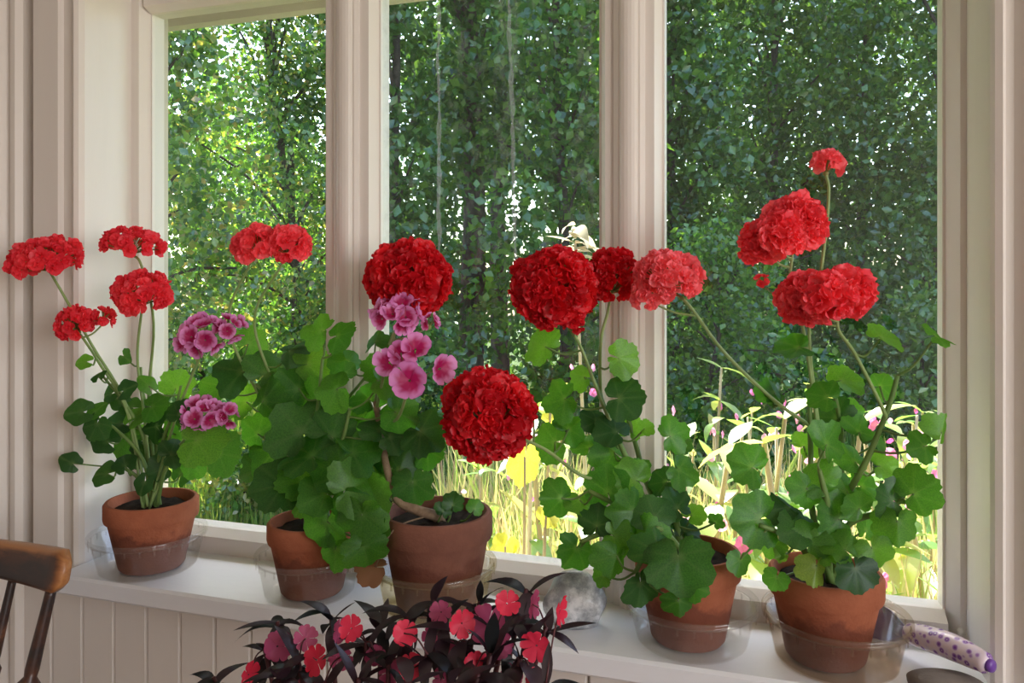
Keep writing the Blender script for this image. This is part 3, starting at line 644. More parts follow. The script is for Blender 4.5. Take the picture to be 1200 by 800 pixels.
h = hm.build('flower_head', M['calyx'], root, True); h.location = hub - root.location
for i, (q, rp, nn) in enumerate(spots):
    p = at(*q, .915 if i == 1 else .925); nv = (RV * nn[0] + BV * nn[1] + UV * (0.1 if i != 2 else .5)).normalized(); s = rp * depth(p) / FPX
    o = link('floret', mat_variant(FS[i % 3], M['pink']), None, h); rot = nv.to_track_quat('Z', 'Y').to_matrix() @ Matrix.Rotation(i * 1.3, 3, 'Z')
    o.matrix_local = Matrix.Translation(p - hub) @ rot.to_4x4() @ Matrix.Diagonal((s, s, s, 1))
sm = MB(); stem_tube(sm, [v - root.location for v in P3] + [hub - root.location], .0024, .002, 7); sm.build('flower_stalk', M['stalk'], root, True)
LC = [(484, 570, 28, .955, 5, 275), (531, 588, 15, .975, 15, 80), (557, 594, 12, .98, 15, 60), (520, 596, 13, .97, 20, 60), (470, 545, 26, .97), (445, 430, 24, 1.0), (460, 470, 26, 1.0), (430, 465, 26), (475, 520, 24, .99), (445, 500, 28, .97), (505, 530, 22, .99, 30, -30), (462, 512, 24, .955)]
young = MB(); ln = [top + Vector((x, y, 0.0)) for x, y in ((.02, -.01), (.035, .0), (.008, -.02))]
for s in LC:
    plant_leaf(root, s, ln if s[2] < 16 else nodes, young if s[2] < 16 else stems, ZONAL, [M['leafA'], M['leafB']], r_)
p = at(440, 664, .925); o = link('dead_leaf', mat_variant(ZONAL[3], M['leafD']), None, root); o['label'] = 'curled brown dead leaf'
o.matrix_local = Matrix.Translation(p - root.location) @ basis(RV * -1 + UV * .1, UV + BV * .6).to_4x4() @ Matrix.Diagonal((.022, .026, .02, 1))
dl = MB(); stem_tube(dl, [v - root.location for v in (W[8], at(462, 620, .925), p)], .0014, .001, 5); dl.build('dead_leaf_stalk', M['woody'], root, True)
young.v = [v - root.location for v in young.v]; o = young.build('young_leaf_stalks', M['stem'], root, True)
side_stalks(root)
stems.v = [v - root.location for v in stems.v]; stems.build('stems', M['stem'], root, True)

# plant 4: three deep red balls
root, top = geranium('potted_geranium', 806, .995, 0.066, 0.112, 'terracotta', 'leggy geranium with three deep red ball-shaped flower heads', (810, 0.0825, 0.056, 'tub', 'shallow clear plastic tub under the geranium with deep red balls'))
stems = MB(); nodes = []; r_ = random.Random(14)
for pts in ([(762, 600, .985), (738, 545, .98), (716, 495, .985), (698, 450, .985)], [(755, 605, .96), (720, 590, .95), (690, 575, .945)], [(790, 590, .99), (795, 560, .99), (790, 530, .99)], [(775, 620, .93), (760, 640, .915), (745, 670, .905)],
            [(740, 620, .95), (705, 625, .935), (680, 635, .925)], [(760, 570, 1.01), (745, 520, 1.02), (730, 470, 1.02)]):
    nodes += stem_tube(stems, path(top, pts), 0.0048, 0.0028)[2:]
H(648, 338, 54, 50, .955, M['red'], FD, .29, 78, -0.8, (-.1, .5), 10, [nodes[12], at(705, 470, .98), at(682, 410, .97), at(668, 385, .96)], nodes)
H(672, 378, 12, 17, .95, M['red'], FD, .6, 6, -0.6, (0, .4), 101)
H(718, 326, 36, 38, 1.0, M['red'], FD, .31, 44, -0.6, (.1, .3), 11, [nodes[14], at(704, 460, 1.0), at(704, 400, 1.0), at(712, 366, 1.0)], nodes)
H(572, 486, 55, 58, .925, M['red'], FD, .29, 84, -0.85, (-.2, .5), 12, [nodes[8], at(690, 560, .955), at(640, 527, .94), at(600, 510, .93)], nodes)
LD = [(634, 404, 28, .975, 25, 150), (730, 422, 27, .975, 20, -20), (732, 466, 31, .965, 25, 0), (656, 469, 28, .975, 30, 190), (717, 502, 28, .97), (790, 509, 23, .97, 10, 20), (758, 501, 12, .975), (645, 518, 26, .975, 25, 180, 'leafB'), (625, 466, 13), (681, 440, 18),
      (696, 491, 22), (715, 525, 28), (800, 553, 27, .965, 30, -30), (652, 584, 27, .94, 10, 180), (712, 570, 31, .95), (736, 598, 30, .93), (790, 590, 26), (803, 619, 19), (750, 549, 16), (840, 610, 12), (673, 647, 28, .925, 10, 235), (721, 657, 28, .90, 0, 250, None, 3),
      (705, 675, 15, .91), (796, 661, 42, .885, 25, 280), (750, 689, 28, .895, 0, 265), (796, 708, 20, .89, 0, 275), (813, 692, 17, .895, 5, 280), (813, 601, 16), (690, 520, 22, 1.0), (740, 560, 28, .96), (765, 600, 28, .94), (680, 590, 22, .95), (700, 610, 24, .935),
      (770, 640, 30, .90), (670, 500, 22, .99), (755, 625, 30, .92), (740, 500, 20, 1.02), (776, 565, 20, 1.0), (800, 520, 14, 1.0), (725, 630, 24, .915)]
for s in LD: plant_leaf(root, s, nodes, stems, ZONAL, [M['leafB'], M['leafB'], M['leafA']], r_)
side_stalks(root)
stems.v = [v - root.location for v in stems.v]; stems.build('stems', M['stem'], root, True)

# plant 5: coral heads and a tall bud
root, top = geranium('potted_geranium', 967, .995, 0.0655, 0.104, 'terracotta', 'tall geranium with three coral heads and one small opening bud on a bare stalk', (979, 0.0832, 0.060, 'tub_smoke', 'smoky clear plastic tub under the tall coral geranium'))
stems = MB(); nodes = []; r_ = random.Random(15)
for pts in ([(952, 600, .985), (950, 530, .99), (948, 450, .99)], [(985, 600, .985), (1015, 540, .975), (1040, 480, .97), (1052, 440, .97)], [(950, 620, .965), (905, 590, .95), (880, 570, .945)], [(990, 620, .96), (1030, 600, .95), (1060, 585, .945)],
            [(985, 560, 1.01), (985, 500, 1.01), (975, 450, 1.01)], [(940, 640, .95), (915, 625, .93), (890, 615, .92)], [(970, 600, .95), (965, 570, .945), (960, 550, .945)]):
    nodes += stem_tube(stems, path(top, pts), 0.0046, 0.0026)[2:]
n0 = list(nodes)
H(783, 324, 43, 33, .965, M['coralpale'], FD, .30, 46, -0.5, (.15, .3), 13, [n0[10], at(905, 467, .985), at(848, 412, .975), at(806, 356, .965)], nodes)
H(762, 345, 26, 22, .96, M['coralpale'], FD, .42, 18, -0.6, (-.2, .3), 131)
H(933, 264, 35, 36, .985, M['coral'], FD, .50, 34, -0.55, (.2, .3), 14, [n0[14], at(944, 400, .99), at(926, 340, .985), at(928, 300, .985)], nodes)
H(897, 285, 35, 28, .97, M['coral'], FD, .52, 28, -0.5, (-.3, .3), 141, jitter=.35)
H(915, 276, 30, 28, .945, M['coral'], FD, .55, 16, -0.3, (0, .8), 143, jitter=.3)
H(893, 330, 9, 11, .98, M['scarlet'], FD, .55, 4, -0.5, (-.2, .3), 142)
H(968, 194, 19, 20, .99, M['coralpale'], FD, .58, 9, -0.1, (0, .1), 15, [n0[15], at(948, 400, .992), at(963, 310, .99), at(971, 230, .99)], nodes)
H(945, 352, 36, 35, .945, M['coral'], FD, .50, 32, -0.55, (-.2, .4), 16, jitter=.3)
H(968, 350, 36, 34, .925, M['coral'], FD, .52, 18, -0.3, (0, .8), 162, jitter=.3)
H(990, 344, 33, 36, .955, M['coral'], FD, .45, 36, -0.55, (.2, .3), 161, [n0[26], at(1035, 480, .965), at(1002, 415, .955), at(982, 385, .95)], nodes)
LE = [(930, 408, 28, .965, 62, 190, 'leafB', 4), (1038, 396, 26, .96, 60, 10, 'leafB', 4), (1100, 394, 22, .955, 55, 25, 'leafB', 1), (992, 446, 28, .985, 60, 0, 'leafB', 4), (906, 456, 20), (964, 464, 24), (1036, 452, 20), (875, 545, 31, .95, 30, 160), (971, 515, 31, .955, 10),
      (1007, 502, 22, .99, 30, 60), (941, 575, 24, .94, 10, 220), (998, 536, 26), (1079, 524, 20, .945, 5, 200), (1105, 502, 23, .945, 5, 60), (1077, 575, 31, .935, 5, 30), (1041, 583, 28, .94, 10, 150), (1052, 617, 29, .93, 5, 270), (884, 609, 36, .925, 20, 190),
      (935, 617, 30, .935), (867, 660, 20, .925, 10, 250), (1003, 592, 20, .94), (1024, 647, 24, .93, 10, 290), (1003, 672, 27, .915, 15, 270), (956, 668, 23, .915, 20, 250, 'leafL'), (909, 679, 17, .92, 5, 250), (916, 651, 11, .93, 5, 200, 'leafL'), (1015, 617, 20, 1.0, 20, 60),
      (977, 485, 26, 1.01), (905, 464, 18, 1.0), (977, 605, 30, .945), (952, 630, 27, .93), (985, 640, 28, .925), (1015, 570, 24), (960, 560, 26, .95), (920, 590, 26, .95), (1000, 480, 18, 1.02), (1030, 520, 16, 1.02), (990, 570, 26, .97), (945, 520, 20, 1.02), (905, 640, 18, .935), (1035, 545, 22, 1.0), (968, 640, 24, .93)]
for s in LE: plant_leaf(root, s, nodes, stems, ZONAL, [M['leafB'], M['leafB'], M['leafA']], r_)
side_stalks(root)
stems.v = [v - root.location for v in stems.v]; stems.build('stems', M['stem'], root, True)

# ------------------------------------------------------------------ dark-leaved balsam in front of the sill, on a stool
SX, SY = -0.36, 0.70
st = tag(empty('plant_stool', (SX, SY, 0)), 'round wooden stool under the dark-leaved balsam', 'stool')
MB().lathe([(0, 0.50), (0.150, 0.50), (0.157, 0.506), (0.157, 0.522), (0.150, 0.53), (0, 0.53)], 36).build('seat', M['honey'], st, False)
for k in range(4):
    a = PI / 4 + k * PI / 2; MB().tube([(0.15 * math.cos(a), 0.15 * math.sin(a), 0), (0.10 * math.cos(a), 0.10 * math.sin(a), 0.502)], [0.014, 0.018], 10).build('leg', M['honey'], st, True)
root = tag(empty('potted_balsam', (SX, SY, 0.53)), 'bushy balsam with bronze-black leaves and rose flowers in front of the sill', 'potted plant')
make_pot(root, 0.10, 0.17, (M['terracotta'], M['terracotta']))
LN = [lance_mesh('lance_leaf_%d' % k, w, d) for k, (w, d) in enumerate(((.15, .35), (.19, .6), (.13, .15), (.17, .9)))]
FI = [single_floret('balsam_floret_%d' % k, 80 + k, 5, 1.0, 0.47, (-4, 14), 0.16) for k in range(2)]
stems = MB(); r_ = random.Random(21); base = Vector((SX, SY, 0.68)); tips = []
whorls = [(325, 728, .70), (388, 722, .72), (429, 752, .68), (508, 702, .72), (478, 722, .70), (562, 704, .73), (617, 690, .74), (545, 750, .67), (590, 745, .68), (350, 775, .66), (330, 790, .64), (455, 775, .66), (500, 765, .65), (610, 770, .66), (640, 735, .70),
          (420, 795, .62), (560, 790, .62), (250, 793, .67), (520, 730, .69), (380, 800, .64), (480, 800, .60), (640, 800, .62), (530, 800, .60), (445, 735, .72), (598, 715, .71), (575, 765, .65), (310, 760, .69)]
for w in whorls:
    p = at(*w); tips.append(p); mid = base.lerp(p, 0.55) + Vector(((p.x - base.x) * 0.12, 0, -0.02))
    stem_tube(stems, [base + Vector((r_.uniform(-.03, .03), r_.uniform(-.03, .03), -.01)), mid, p], .0042, .0022, 6)
    nl = r_.choice((6, 7, 8)); a0 = r_.random() * 6
    for k in range(nl):
        a = a0 + k * 2 * PI / nl + r_.uniform(-.3, .3); el = math.radians(r_.choice((-50, -25, -5, 10, 35, 60)) + r_.uniform(-10, 10))
        t = Vector((math.cos(a) * math.cos(el), math.sin(a) * math.cos(el), math.sin(el))); n = Vector((-math.cos(a) * math.sin(el), -math.sin(a) * math.sin(el), math.cos(el)))
        L = r_.uniform(.030, .052); o = link('leaf', mat_variant(LN[r_.randrange(4)], M['imp_leaf']), None, root)
        o.matrix_local = Matrix.Translation(p - root.location + Vector((0, 0, -r_.random() * .012))) @ basis(t, n).to_4x4() @ Matrix.Diagonal((L, L, L, 1))
fl = [(412, 736, 15, 'r'), (371, 773, 17, 'r'), (291, 790, 9, 'r'), (474, 742, 15, 'r'), (541, 730, 16, 'r'), (594, 707, 15, 'r'), (629, 756, 18, 'r'), (656, 714, 11, 'r'), (558, 780, 16, 'r'), (483, 781, 16, 'r'), (517, 717, 13, 'm'), (325, 757, 17, 'm'), (358, 748, 14, 'm'),
      (625, 795, 13, 'r'), (571, 732, 22, 'm'), (529, 769, 18, 'm'), (458, 786, 15, 'm'), (624, 708, 10, 'm'), (399, 770, 14, 'm'), (440, 768, 12, 'm'), (585, 755, 15, 'm'), (505, 745, 12, 'm'), (350, 795, 14, 'm'), (600, 790, 14, 'm'), (397, 738, 9, 'm'), (520, 795, 13, 'm')]
for i, (px, py, rp, c) in enumerate(fl):
    p = at(px, py, .655 if c == 'r' else .675); s = rp * depth(p) / FPX * 1.05
    nv = (BV * r_.uniform(.6, 1.2) + RV * r_.uniform(-.6, .6) + UV * r_.uniform(-.1, .6)).normalized()
    if rp < 12: nv = (RV * 1.0 + BV * .45).normalized(); s *= 1.6
    o = link('flower', mat_variant(FI[i % 2], M['imp_red' if c == 'r' else 'imp_mauve']), None, root)
    o.matrix_local = Matrix.Translation(p - root.location) @ (nv.to_track_quat('Z', 'Y').to_matrix() @ Matrix.Rotation(r_.random() * 6, 3, 'Z')).to_4x4() @ Matrix.Diagonal((s, s, s, 1))
    q = min(tips, key=lambda v: (v - p).length + 0.5 * max(0, v.z - p.z))
    stem_tube(stems, [q, (p + q) / 2 + Vector((0, 0, .006)), p], .0009, .0007, 5)
stems.v = [v - root.location for v in stems.v]; stems.build('stems', M['imp_stem'], root, True)

# ------------------------------------------------------------------ chair
ch = tag(empty('wooden_chair', (-1.13, 0.62, 0)), 'worn dark-stained wooden chair with a curved top rail and turned spindles', 'chair')
def cpart(name, mb, mat='chair', smooth=True):
    mb.v = [v - ch.location for v in mb.v]; return mb.build(name, M[mat], ch, smooth)
# top rail: a thick curved board, rounded at its end
E = at(92, 667, .80); zt = E.z
rail = MB(); nseg = 26; ring = 12; X0, X1 = E.x + .004, E.x - .46
for i in range(nseg + 1):
    t = i / nseg; x = X0 + (X1 - X0) * t; u = (2 * t - 1)
    yb = E.y + 0.045 * (1 - u * u) - 0.022; hz = 0.0265 - 0.005 * (1 - abs(u)) ; th = 0.0125
    en = min(t, 1 - t) / 0.05; k = 1.0 if en >= 1 else (0.55 + 0.45 * math.sqrt(max(0, 1 - (1 - en) ** 2)))
    zc = zt + 0.004 - 0.014 * (1 - u * u)
    for j in range(ring):
        a = 2 * PI * j / ring; ca, sa = math.cos(a), math.sin(a)
        sy = math.copysign(abs(ca) ** 0.45, ca) * th * k; sz = math.copysign(abs(sa) ** 0.45, sa) * hz * k
        rail.v.append(Vector((x, yb + sy + 0.2 * sz, zc + sz)))
for i in range(nseg):
    for j in range(ring):
        j2 = (j + 1) % ring; rail.f.append((i * ring + j, i * ring + j2, (i + 1) * ring + j2, (i + 1) * ring + j))
rail.f.append(tuple(reversed(range(ring)))); rail.f.append(tuple(nseg * ring + j for j in range(ring)))
ro = cpart('top_rail', rail)
wa = ro.data.attributes.new('wear', 'FLOAT', 'POINT')      # stain rubbed off along the edges and the end
wv = []
for i in range(nseg + 1):
    e_ = max(0.0, 1 - min(i, nseg - i) / 1.5)
    for j in range(ring): wv.append(max(e_, 1.0 if j in (2, 3, 4) else 0.75 if j in (8, 10) else 0.35 if j in (1, 5, 9) else 0.0))
wa.data.foreach_set('value', wv)
SEATZ = 0.44
def turned(p0, p1, r, rings=(0.30, 0.62)):
    p0, p1 = Vector(p0), Vector(p1); pts = []; rad = []
    for i in range(61):
        t = i / 60; q = r * (0.72 + 0.42 * math.sin(PI * t) ** 1.5)
        for c in rings:
            d = abs(t - c)
            if d < 0.020: q = r * 1.55 * (1 - 0.35 * (d / 0.020) ** 2)
            elif d < 0.04: q = r * 0.80
        pts.append(p0.lerp(p1, t)); rad.append(q)
    return MB().tube(pts, rad, 12)
topx = [X0 - .035 - k * (.46 - .07) / 4 for k in range(5)]
for k, x in enumerate(topx):
    u = (2 * (X0 - x) / .46 - 1); yt = E.y + .045 * (1 - u * u) - .026; z1 = zt - .020 - .014 * (1 - u * u)
    b = Vector((x - 0.035 * (1 - k / 2), yt - .115, SEATZ + .02))
    cpart('spindle', turned(b, (x, yt, z1), .0095 if k in (0, 4) else .0075, (0.32, 0.76)))
seat = MB(); cx, cy = -1.13, E.y - .33; n = 36
for z, s in ((SEATZ - .012, .93), (SEATZ, 1.0), (SEATZ + .018, 1.0), (SEATZ + .026, .95), (SEATZ + .018, .6)):
    for k in range(n):
        a = 2 * PI * k / n; c, s_ = math.cos(a), math.sin(a); f = (abs(c) ** 3.2 + abs(s_) ** 3.2) ** (-1 / 3.2)
        seat.v.append(Vector((cx + .215 * s * c * f * (1.0 - .06 * s_), cy + .205 * s * s_ * f, z)))
for j in range(4):
    for k in range(n): seat.f.append((j * n + k, j * n + (k + 1) % n, (j + 1) * n + (k + 1) % n, (j + 1) * n + k))
seat.f.append(tuple(reversed(range(n)))); seat.f.append(tuple(4 * n + k for k in range(n)))
cpart('seat', seat)
for sx in (-1, 1):
    for sy in (-1, 1): cpart('leg', turned((cx + sx * .215, cy + sy * .20, 0), (cx + sx * .15, cy + sy * .14, SEATZ - .008), .016, (0.25, 0.7)))
for sy in (-1, 1): cpart('stretcher', turned((cx - .19, cy + sy * .178, .17), (cx + .19, cy + sy * .178, .17), .009, (0.5,)))

# ------------------------------------------------------------------ stone, slate saucer, trowel on the sill
def lump(name, c, rx, ry, rz, mat, seed, amp=0.12):
    r_ = random.Random(seed); ph = [r_.random() * 6 for _ in range(9)]; mb = MB(); n, k = 32, 18
    for i in range(k + 1):
        th = PI * i / k
        for j in range(n):
            a = 2 * PI * j / n; d = Vector((math.sin(th) * math.cos(a), math.sin(th) * math.sin(a), math.cos(th)))
            s = 1 + amp * (math.sin(2.3 * d.x + ph[0]) * math.sin(2.9 * d.y + ph[1]) + .6 * math.sin(5.1 * d.z + ph[2] + 3 * d.x) * .6 + .3 * math.sin(8 * d.y + ph[3] + 4 * d.z))
            z = d.z * rz * s
            mb.v.append(Vector((d.x * rx * s, d.y * ry * s, max(z, -rz * 0.72))))
    for i in range(k):
        for j in range(n): mb.f.append((i * n + j, i * n + (j + 1) % n, (i + 1) * n + (j + 1) % n, (i + 1) * n + j)[::-1])
    o = mb.build(name, mat, None, True); o.location = c; return o
p = at(672, 700, 1.0); o = lump('marbled_stone', (p.x, 1.0, SILL + .72 * .040), .040, .036, .040, M['stone'], 5)
tag(o, 'rounded grey and white marbled stone on the sill behind the dark-leaved balsam', 'stone')
o = lump('slate_saucer', (.204, .957, SILL + .72 * .011), .041, .026, .011, M['slate'], 9, .05)
tag(o, 'flat oval grey-brown stone under the purple trowel handle', 'stone')
tr = tag(empty('garden_trowel', at(1066, 742, 1.01)), 'garden trowel with lavender blade and purple flower-patterned handle by the reveal', 'trowel')
A = at(1066, 742, 1.030); B = at(1160, 772, .950); B.z = SILL + .037
tr.location = A; d = (B - A); L = d.length; d.normalize()
hp = MB(); pts = [A + d * (L * i / 24) + Vector((0, 0, 0.004 * math.sin(PI * i / 24))) for i in range(25)]
rad = [.0100 + .0050 * math.sin(PI * min(1, i / 24 * .9 + .1)) ** .8 for i in range(25)]; rad[-1] = .006; rad[-2] = .0115
hp.tube(pts, rad, 16); hp.v = [v - tr.location for v in hp.v]; hp.build('handle', M['handle'], tr, True)
e = MB(); e.tube([B - d * .002, B + d * .003, B + d * .0045], [.0075, .0068, .003], 14); e.v = [v - tr.location for v in e.v]; e.build('end_cap', M['purplecap'], tr, True)
hs = MB(); hc = A + d * (L * .83); side = (BV + UV * .5).normalized(); hs.tube([hc + side * .0100, hc + side * .0152], .0042, 14); hs.v = [v - tr.location for v in hs.v]; hs.build('hole_disc', M['hole_dark'], tr, True)  # solid disc, its dark purple standing in for the dark of the hanging hole
# blade: a scooped tongue running on from the handle, behind the tub
bl = MB(); bd = Vector((-0.74, 0.56, -0.04)).normalized(); sd = (UV - bd * UV.dot(bd)).normalized(); un = bd.cross(sd)
nl, nw = 12, 8; B0 = A + bd * .004
for lay in (0, 1):
    for i in range(nl + 1):
        t = i / nl; hw = .007 + .015 * math.sin(min(1, t * 1.8) * PI / 2) if t < .75 else .022 * math.sqrt(max(0.0, 1 - ((t - .75) / .26) ** 2)) + .001
        for j in range(nw + 1):
            s = j / nw * 2 - 1; bl.v.append(B0 + bd * (.062 * t) + sd * (hw * s) + un * (.005 * s * s * min(1, t * 3) - .0012 * lay))
g = (nl + 1) * (nw + 1)
for lay in (0, 1):
    for i in range(nl):
        for j in range(nw):
            q = lay * g + i * (nw + 1) + j; f = (q, q + 1, q + nw + 2, q + nw + 1); bl.f.append(f if lay == 0 else f[::-1])
for i in range(nl):
    for j in (0, nw):
        q = i * (nw + 1) + j; bl.f.append((q, q + nw + 1, q + nw + 1 + g, q + g))
bl.v = [v - tr.location for v in bl.v]; bl.build('blade', M['blade'], tr, True)
fr_ = MB(); fr_.tube([A - d * .002, A + bd * .016], [.008, .006], 12); fr_.v = [v - tr.location for v in fr_.v]; fr_.build('ferrule', M['blade'], tr, True)

# ------------------------------------------------------------------ the garden
GZ = -0.40
gm = MB(); nx, ny = 30, 30
for i in range(nx + 1):
    for j in range(ny + 1):
        x = -22 + 40 * i / nx; y = 1.2 + 38 * (j / ny) ** 1.5
        gm.v.append(Vector((x, y, GZ + 0.06 * math.sin(x * .7) * math.sin(y * .6) * min(1, (y - 1.2) / 3))))
for i in range(nx):
    for j in range(ny): q = i * (ny + 1) + j; gm.f.append((q, q + ny + 1, q + ny + 2, q + 1))
g = gm.build('lawn', M['ground'], None, True); tag(g, 'grassy garden ground beyond the window', 'lawn', kind='structure'); g.name = 'ground'
rs = np.random.RandomState(3)
def np_mesh(name, V, F4):
    """V (n,3), F4 (m,k) numpy -> mesh"""
    m = bpy.data.meshes.new(name); nf, k = F4.shape
    m.vertices.add(len(V)); m.vertices.foreach_set('co', V.astype(np.float32).ravel())
    m.loops.add(nf * k); m.loops.foreach_set('vertex_index', F4.astype(np.int32).ravel())
    m.polygons.add(nf); m.polygons.foreach_set('loop_start', np.arange(0, nf * k, k, dtype=np.int32)); m.polygons.foreach_set('loop_total', np.full(nf, k, dtype=np.int32))
    m.update(calc_edges=True); return m
def unit(a): return a / np.maximum(1e-9, np.linalg.norm(a, axis=1, keepdims=True))
def leaf_cloud(name, P, size, mat, parent, updown=0.4):
    """one folded rhombic leaf (2 triangles) at each point"""
    n = len(P); t = unit(rs.randn(n, 3) + np.array([0, 0, -0.5])); nn = unit(rs.randn(n, 3) + np.array([0, 0, updown])); s = unit(np.cross(t, nn)); nn = np.cross(s, t)
    L = (size * rs.uniform(.6, 1.25, n))[:, None]
    V = np.stack([P, P + t * L * .5 + s * L * .36 + nn * L * .10, P + t * L, P + t * L * .5 - s * L * .36 + nn * L * .10], 1).reshape(-1, 3)
    b = np.arange(n)[:, None] * 4; F = np.concatenate([b + np.array([[0, 1, 2]]), b + np.array([[0, 2, 3]])], 0)
    o = link(name, np_mesh(name, V, F), mat, parent); o['kind'] = 'stuff'; return o
def tree(px, Y, height, width, nleaf, size, fol, bark, label, name='tree', group='trees beyond the window', clumps=26, low=0.08, trunk_r=0.07, seed=0, lean=0.0, deep=None, tight=1.0):
    r_ = random.Random(seed); global rs; rs = np.random.RandomState(seed + 100)
    b = at(px, 333, Y); root = tag(empty(name, (b.x, b.y, GZ)), label, 'tree' if 'tree' in name else 'bush', group)
    tk = MB(); top = Vector((lean * height, 0, height * .93)); pts = [Vector((0, 0, -.05)), Vector((lean * height * .3 + r_.uniform(-.1, .1), r_.uniform(-.1, .1), height * .35)), Vector((lean * height * .7 + r_.uniform(-.15, .15), 0, height * .7)), top]
    TP = stem_tube(tk, pts, trunk_r, trunk_r * .2, 9, 6); tk.build('trunk', bark, root, True)
    dp = deep or width; cl = []
    for k in range(clumps):
        z = height * (low + (1 - low) * (k + .5) / clumps); w = math.sin(PI * min(1, (.25 + .70 * (k + .5) / clumps))) ** .6
        a = k * 2.4 + r_.uniform(-.5, .5); rr = math.sqrt(r_.random()) * .8
        c = Vector((lean * z + math.cos(a) * rr * width * .5 * w, math.sin(a) * rr * dp * .5 * w, z)); cl.append((c, width * r_.uniform(.20, .32) * (0.6 + .4 * w) * tight))
        if k % 2 == 0:
            q = min(TP, key=lambda v: abs(v.z - z * .8)); bm = MB(); stem_tube(bm, [q, q.lerp(c, .5) + Vector((0, 0, .1)), c], trunk_r * .32, .008, 6, 4); bm.build('branch', bark, root, True)
    per = nleaf // clumps; Ps = []
    for c, r in cl:
        d = unit(rs.randn(per, 3)); q = d * (r * rs.uniform(.25, 1.0, per) ** .6)[:, None] * np.array([1, dp / width if dp < width else 1, .85]); Ps.append(q + np.array(c))
    P = np.concatenate(Ps); P = P[P[:, 2] > 0.02]
    leaf_cloud('foliage', P, size, fol, root); return root
F1, F2, F3 = M['foliage1'], M['foliage2'], M['foliage3']
# bright bushes seen through the pane beside the chair
tree(150, 4.2, 4.6, 1.9, 18000, .062, F1, M['bark'], 'bright green leafy tree outside the pane nearest the chair', seed=1, clumps=64, tight=.6, trunk_r=.045, low=.20)
tree(330, 5.9, 5.4, 2.1, 18000, .060, F1, M['bark'], 'slender-branched green tree behind the coral head of the bushy geranium', seed=2, clumps=64, tight=.6, trunk_r=.05, low=.18)
tree(20, 6.4, 4.4, 2.8, 9000, .10, F1, M['bark'], 'green tree half hidden by the window casing', seed=3, clumps=26)
tree(240, 8.6, 4.4, 3.6, 8000, .11, F3, M['bark'], 'dark tree standing behind the bright bushes', seed=4, clumps=30)
# shaded trees through the middle pane
tree(455, 6.6, 6.4, 1.8, 9000, .10, F2, M['bark'], 'dark green tree beside the first mullion post', seed=5, clumps=34, low=.20)
tree(548, 8.0, 7.6, 2.0, 9000, .10, F2, M['bark'], 'thick-trunked shaded tree in the middle of the streaked pane', seed=6, clumps=24, low=.42, trunk_r=.17)
tree(588, 10.0, 8.2, 2.4, 10000, .10, F2, M['bark'], 'second thick-trunked tree close beside the first one', seed=7, clumps=24, low=.40, trunk_r=.14)
tree(665, 7.0, 6.2, 2.1, 13000, .092, F3, M['bark'], 'mid green tree behind the deep red balls', seed=8, clumps=48, tight=.78)
# shaded trees and shrubs through the right-hand pane
tree(790, 8.2, 6.8, 2.3, 20000, .092, F2, M['bark'], 'dense dark tree beside the second mullion post', seed=9, clumps=48, tight=.78)
tree(905, 9.6, 7.4, 2.6, 20000, .092, F2, M['bark'], 'dark tree behind the tall coral geranium', seed=10, clumps=48, tight=.78)
tree(1010, 11.0, 7.6, 2.8, 17000, .092, F2, M['bark'], 'loose dark tree with sky showing between its leaves', seed=12, clumps=48, low=.12, tight=.78)
tree(1110, 9.0, 6.4, 2.4, 13000, .092, F2, M['bark'], 'dark tree beside the right-hand stile', seed=13, clumps=48, tight=.78)
tree(838, 6.2, 2.1, 1.6, 7000, .062, F3, M['bark'], 'low round shrub in front of the dark trees', name='shrub', group='shrubs on the lawn', seed=14, clumps=18, low=.05, trunk_r=.03)
tree(470, 5.0, 1.5, 1.4, 5500, .066, F2, M['bark'], 'low dark shrub below the streaked pane', name='shrub', group='shrubs on the lawn', seed=15, clumps=16, low=.05, trunk_r=.03)
tree(1085, 6.6, 1.6, 1.4, 5000, .066, F2, M['bark'], 'low dark shrub beside the right-hand stile', name='shrub', group='shrubs on the lawn', seed=16, clumps=16, low=.05, trunk_r=.03)
for k, (px, Y, hh) in enumerate(((60, 13, 4.6), (330, 14, 4.8), (520, 13.2, 6.6), (690, 15.2, 8.6), (860, 13.2, 8.2), (1010, 15.6, 8.4), (1180, 13.6, 7.6))):
    tree(px, Y, hh, 3.6, 12000, .13, F2, M['bark'], 'dark tree in the far row, ' + ('behind the tree half hidden by the casing', 'behind the slender-branched tree', 'behind the two thick-trunked trees', 'behind the deep red balls', 'behind the low round shrub', 'behind the loose tree with sky gaps', 'past the right-hand stile')[k], group='far row of trees', seed=30 + k, clumps=30, low=.03, trunk_r=.12)
tree(300, 4.9, .60, 1.0, 2600, .06, F1, M['bark'], 'small bright bush in the long grass below the pane nearest the chair', name='shrub', group='shrubs on the lawn', seed=17, clumps=14, low=.05, trunk_r=.015)
# grass
rs = np.random.RandomState(9); n = 40000
X = rs.uniform(-6.5, 3.0, n); Yg = 2.2 + rs.rand(n) ** 1.3 * 8
zb = GZ + 0.06 * np.sin(X * .7) * np.sin(Yg * .6) * np.minimum(1, (Yg - 1.2) / 3); hh = rs.uniform(.12, .46, n); an = rs.uniform(0, 6.28, n); ln_ = rs.randn(n, 2) * .07
w = .006 + .0012 * Yg
V = np.stack([np.stack([X - np.cos(an) * w, Yg - np.sin(an) * w, zb - .01], 1), np.stack([X + np.cos(an) * w, Yg + np.sin(an) * w, zb - .01], 1), np.stack([X + ln_[:, 0], Yg + ln_[:, 1], zb + hh], 1)], 1).reshape(-1, 3)
o = link('grass', np_mesh('grass', V, np.arange(n * 3).reshape(n, 3)), M['grass']); tag(o, 'long sunlit grass growing on the garden ground', 'grass', kind='stuff')
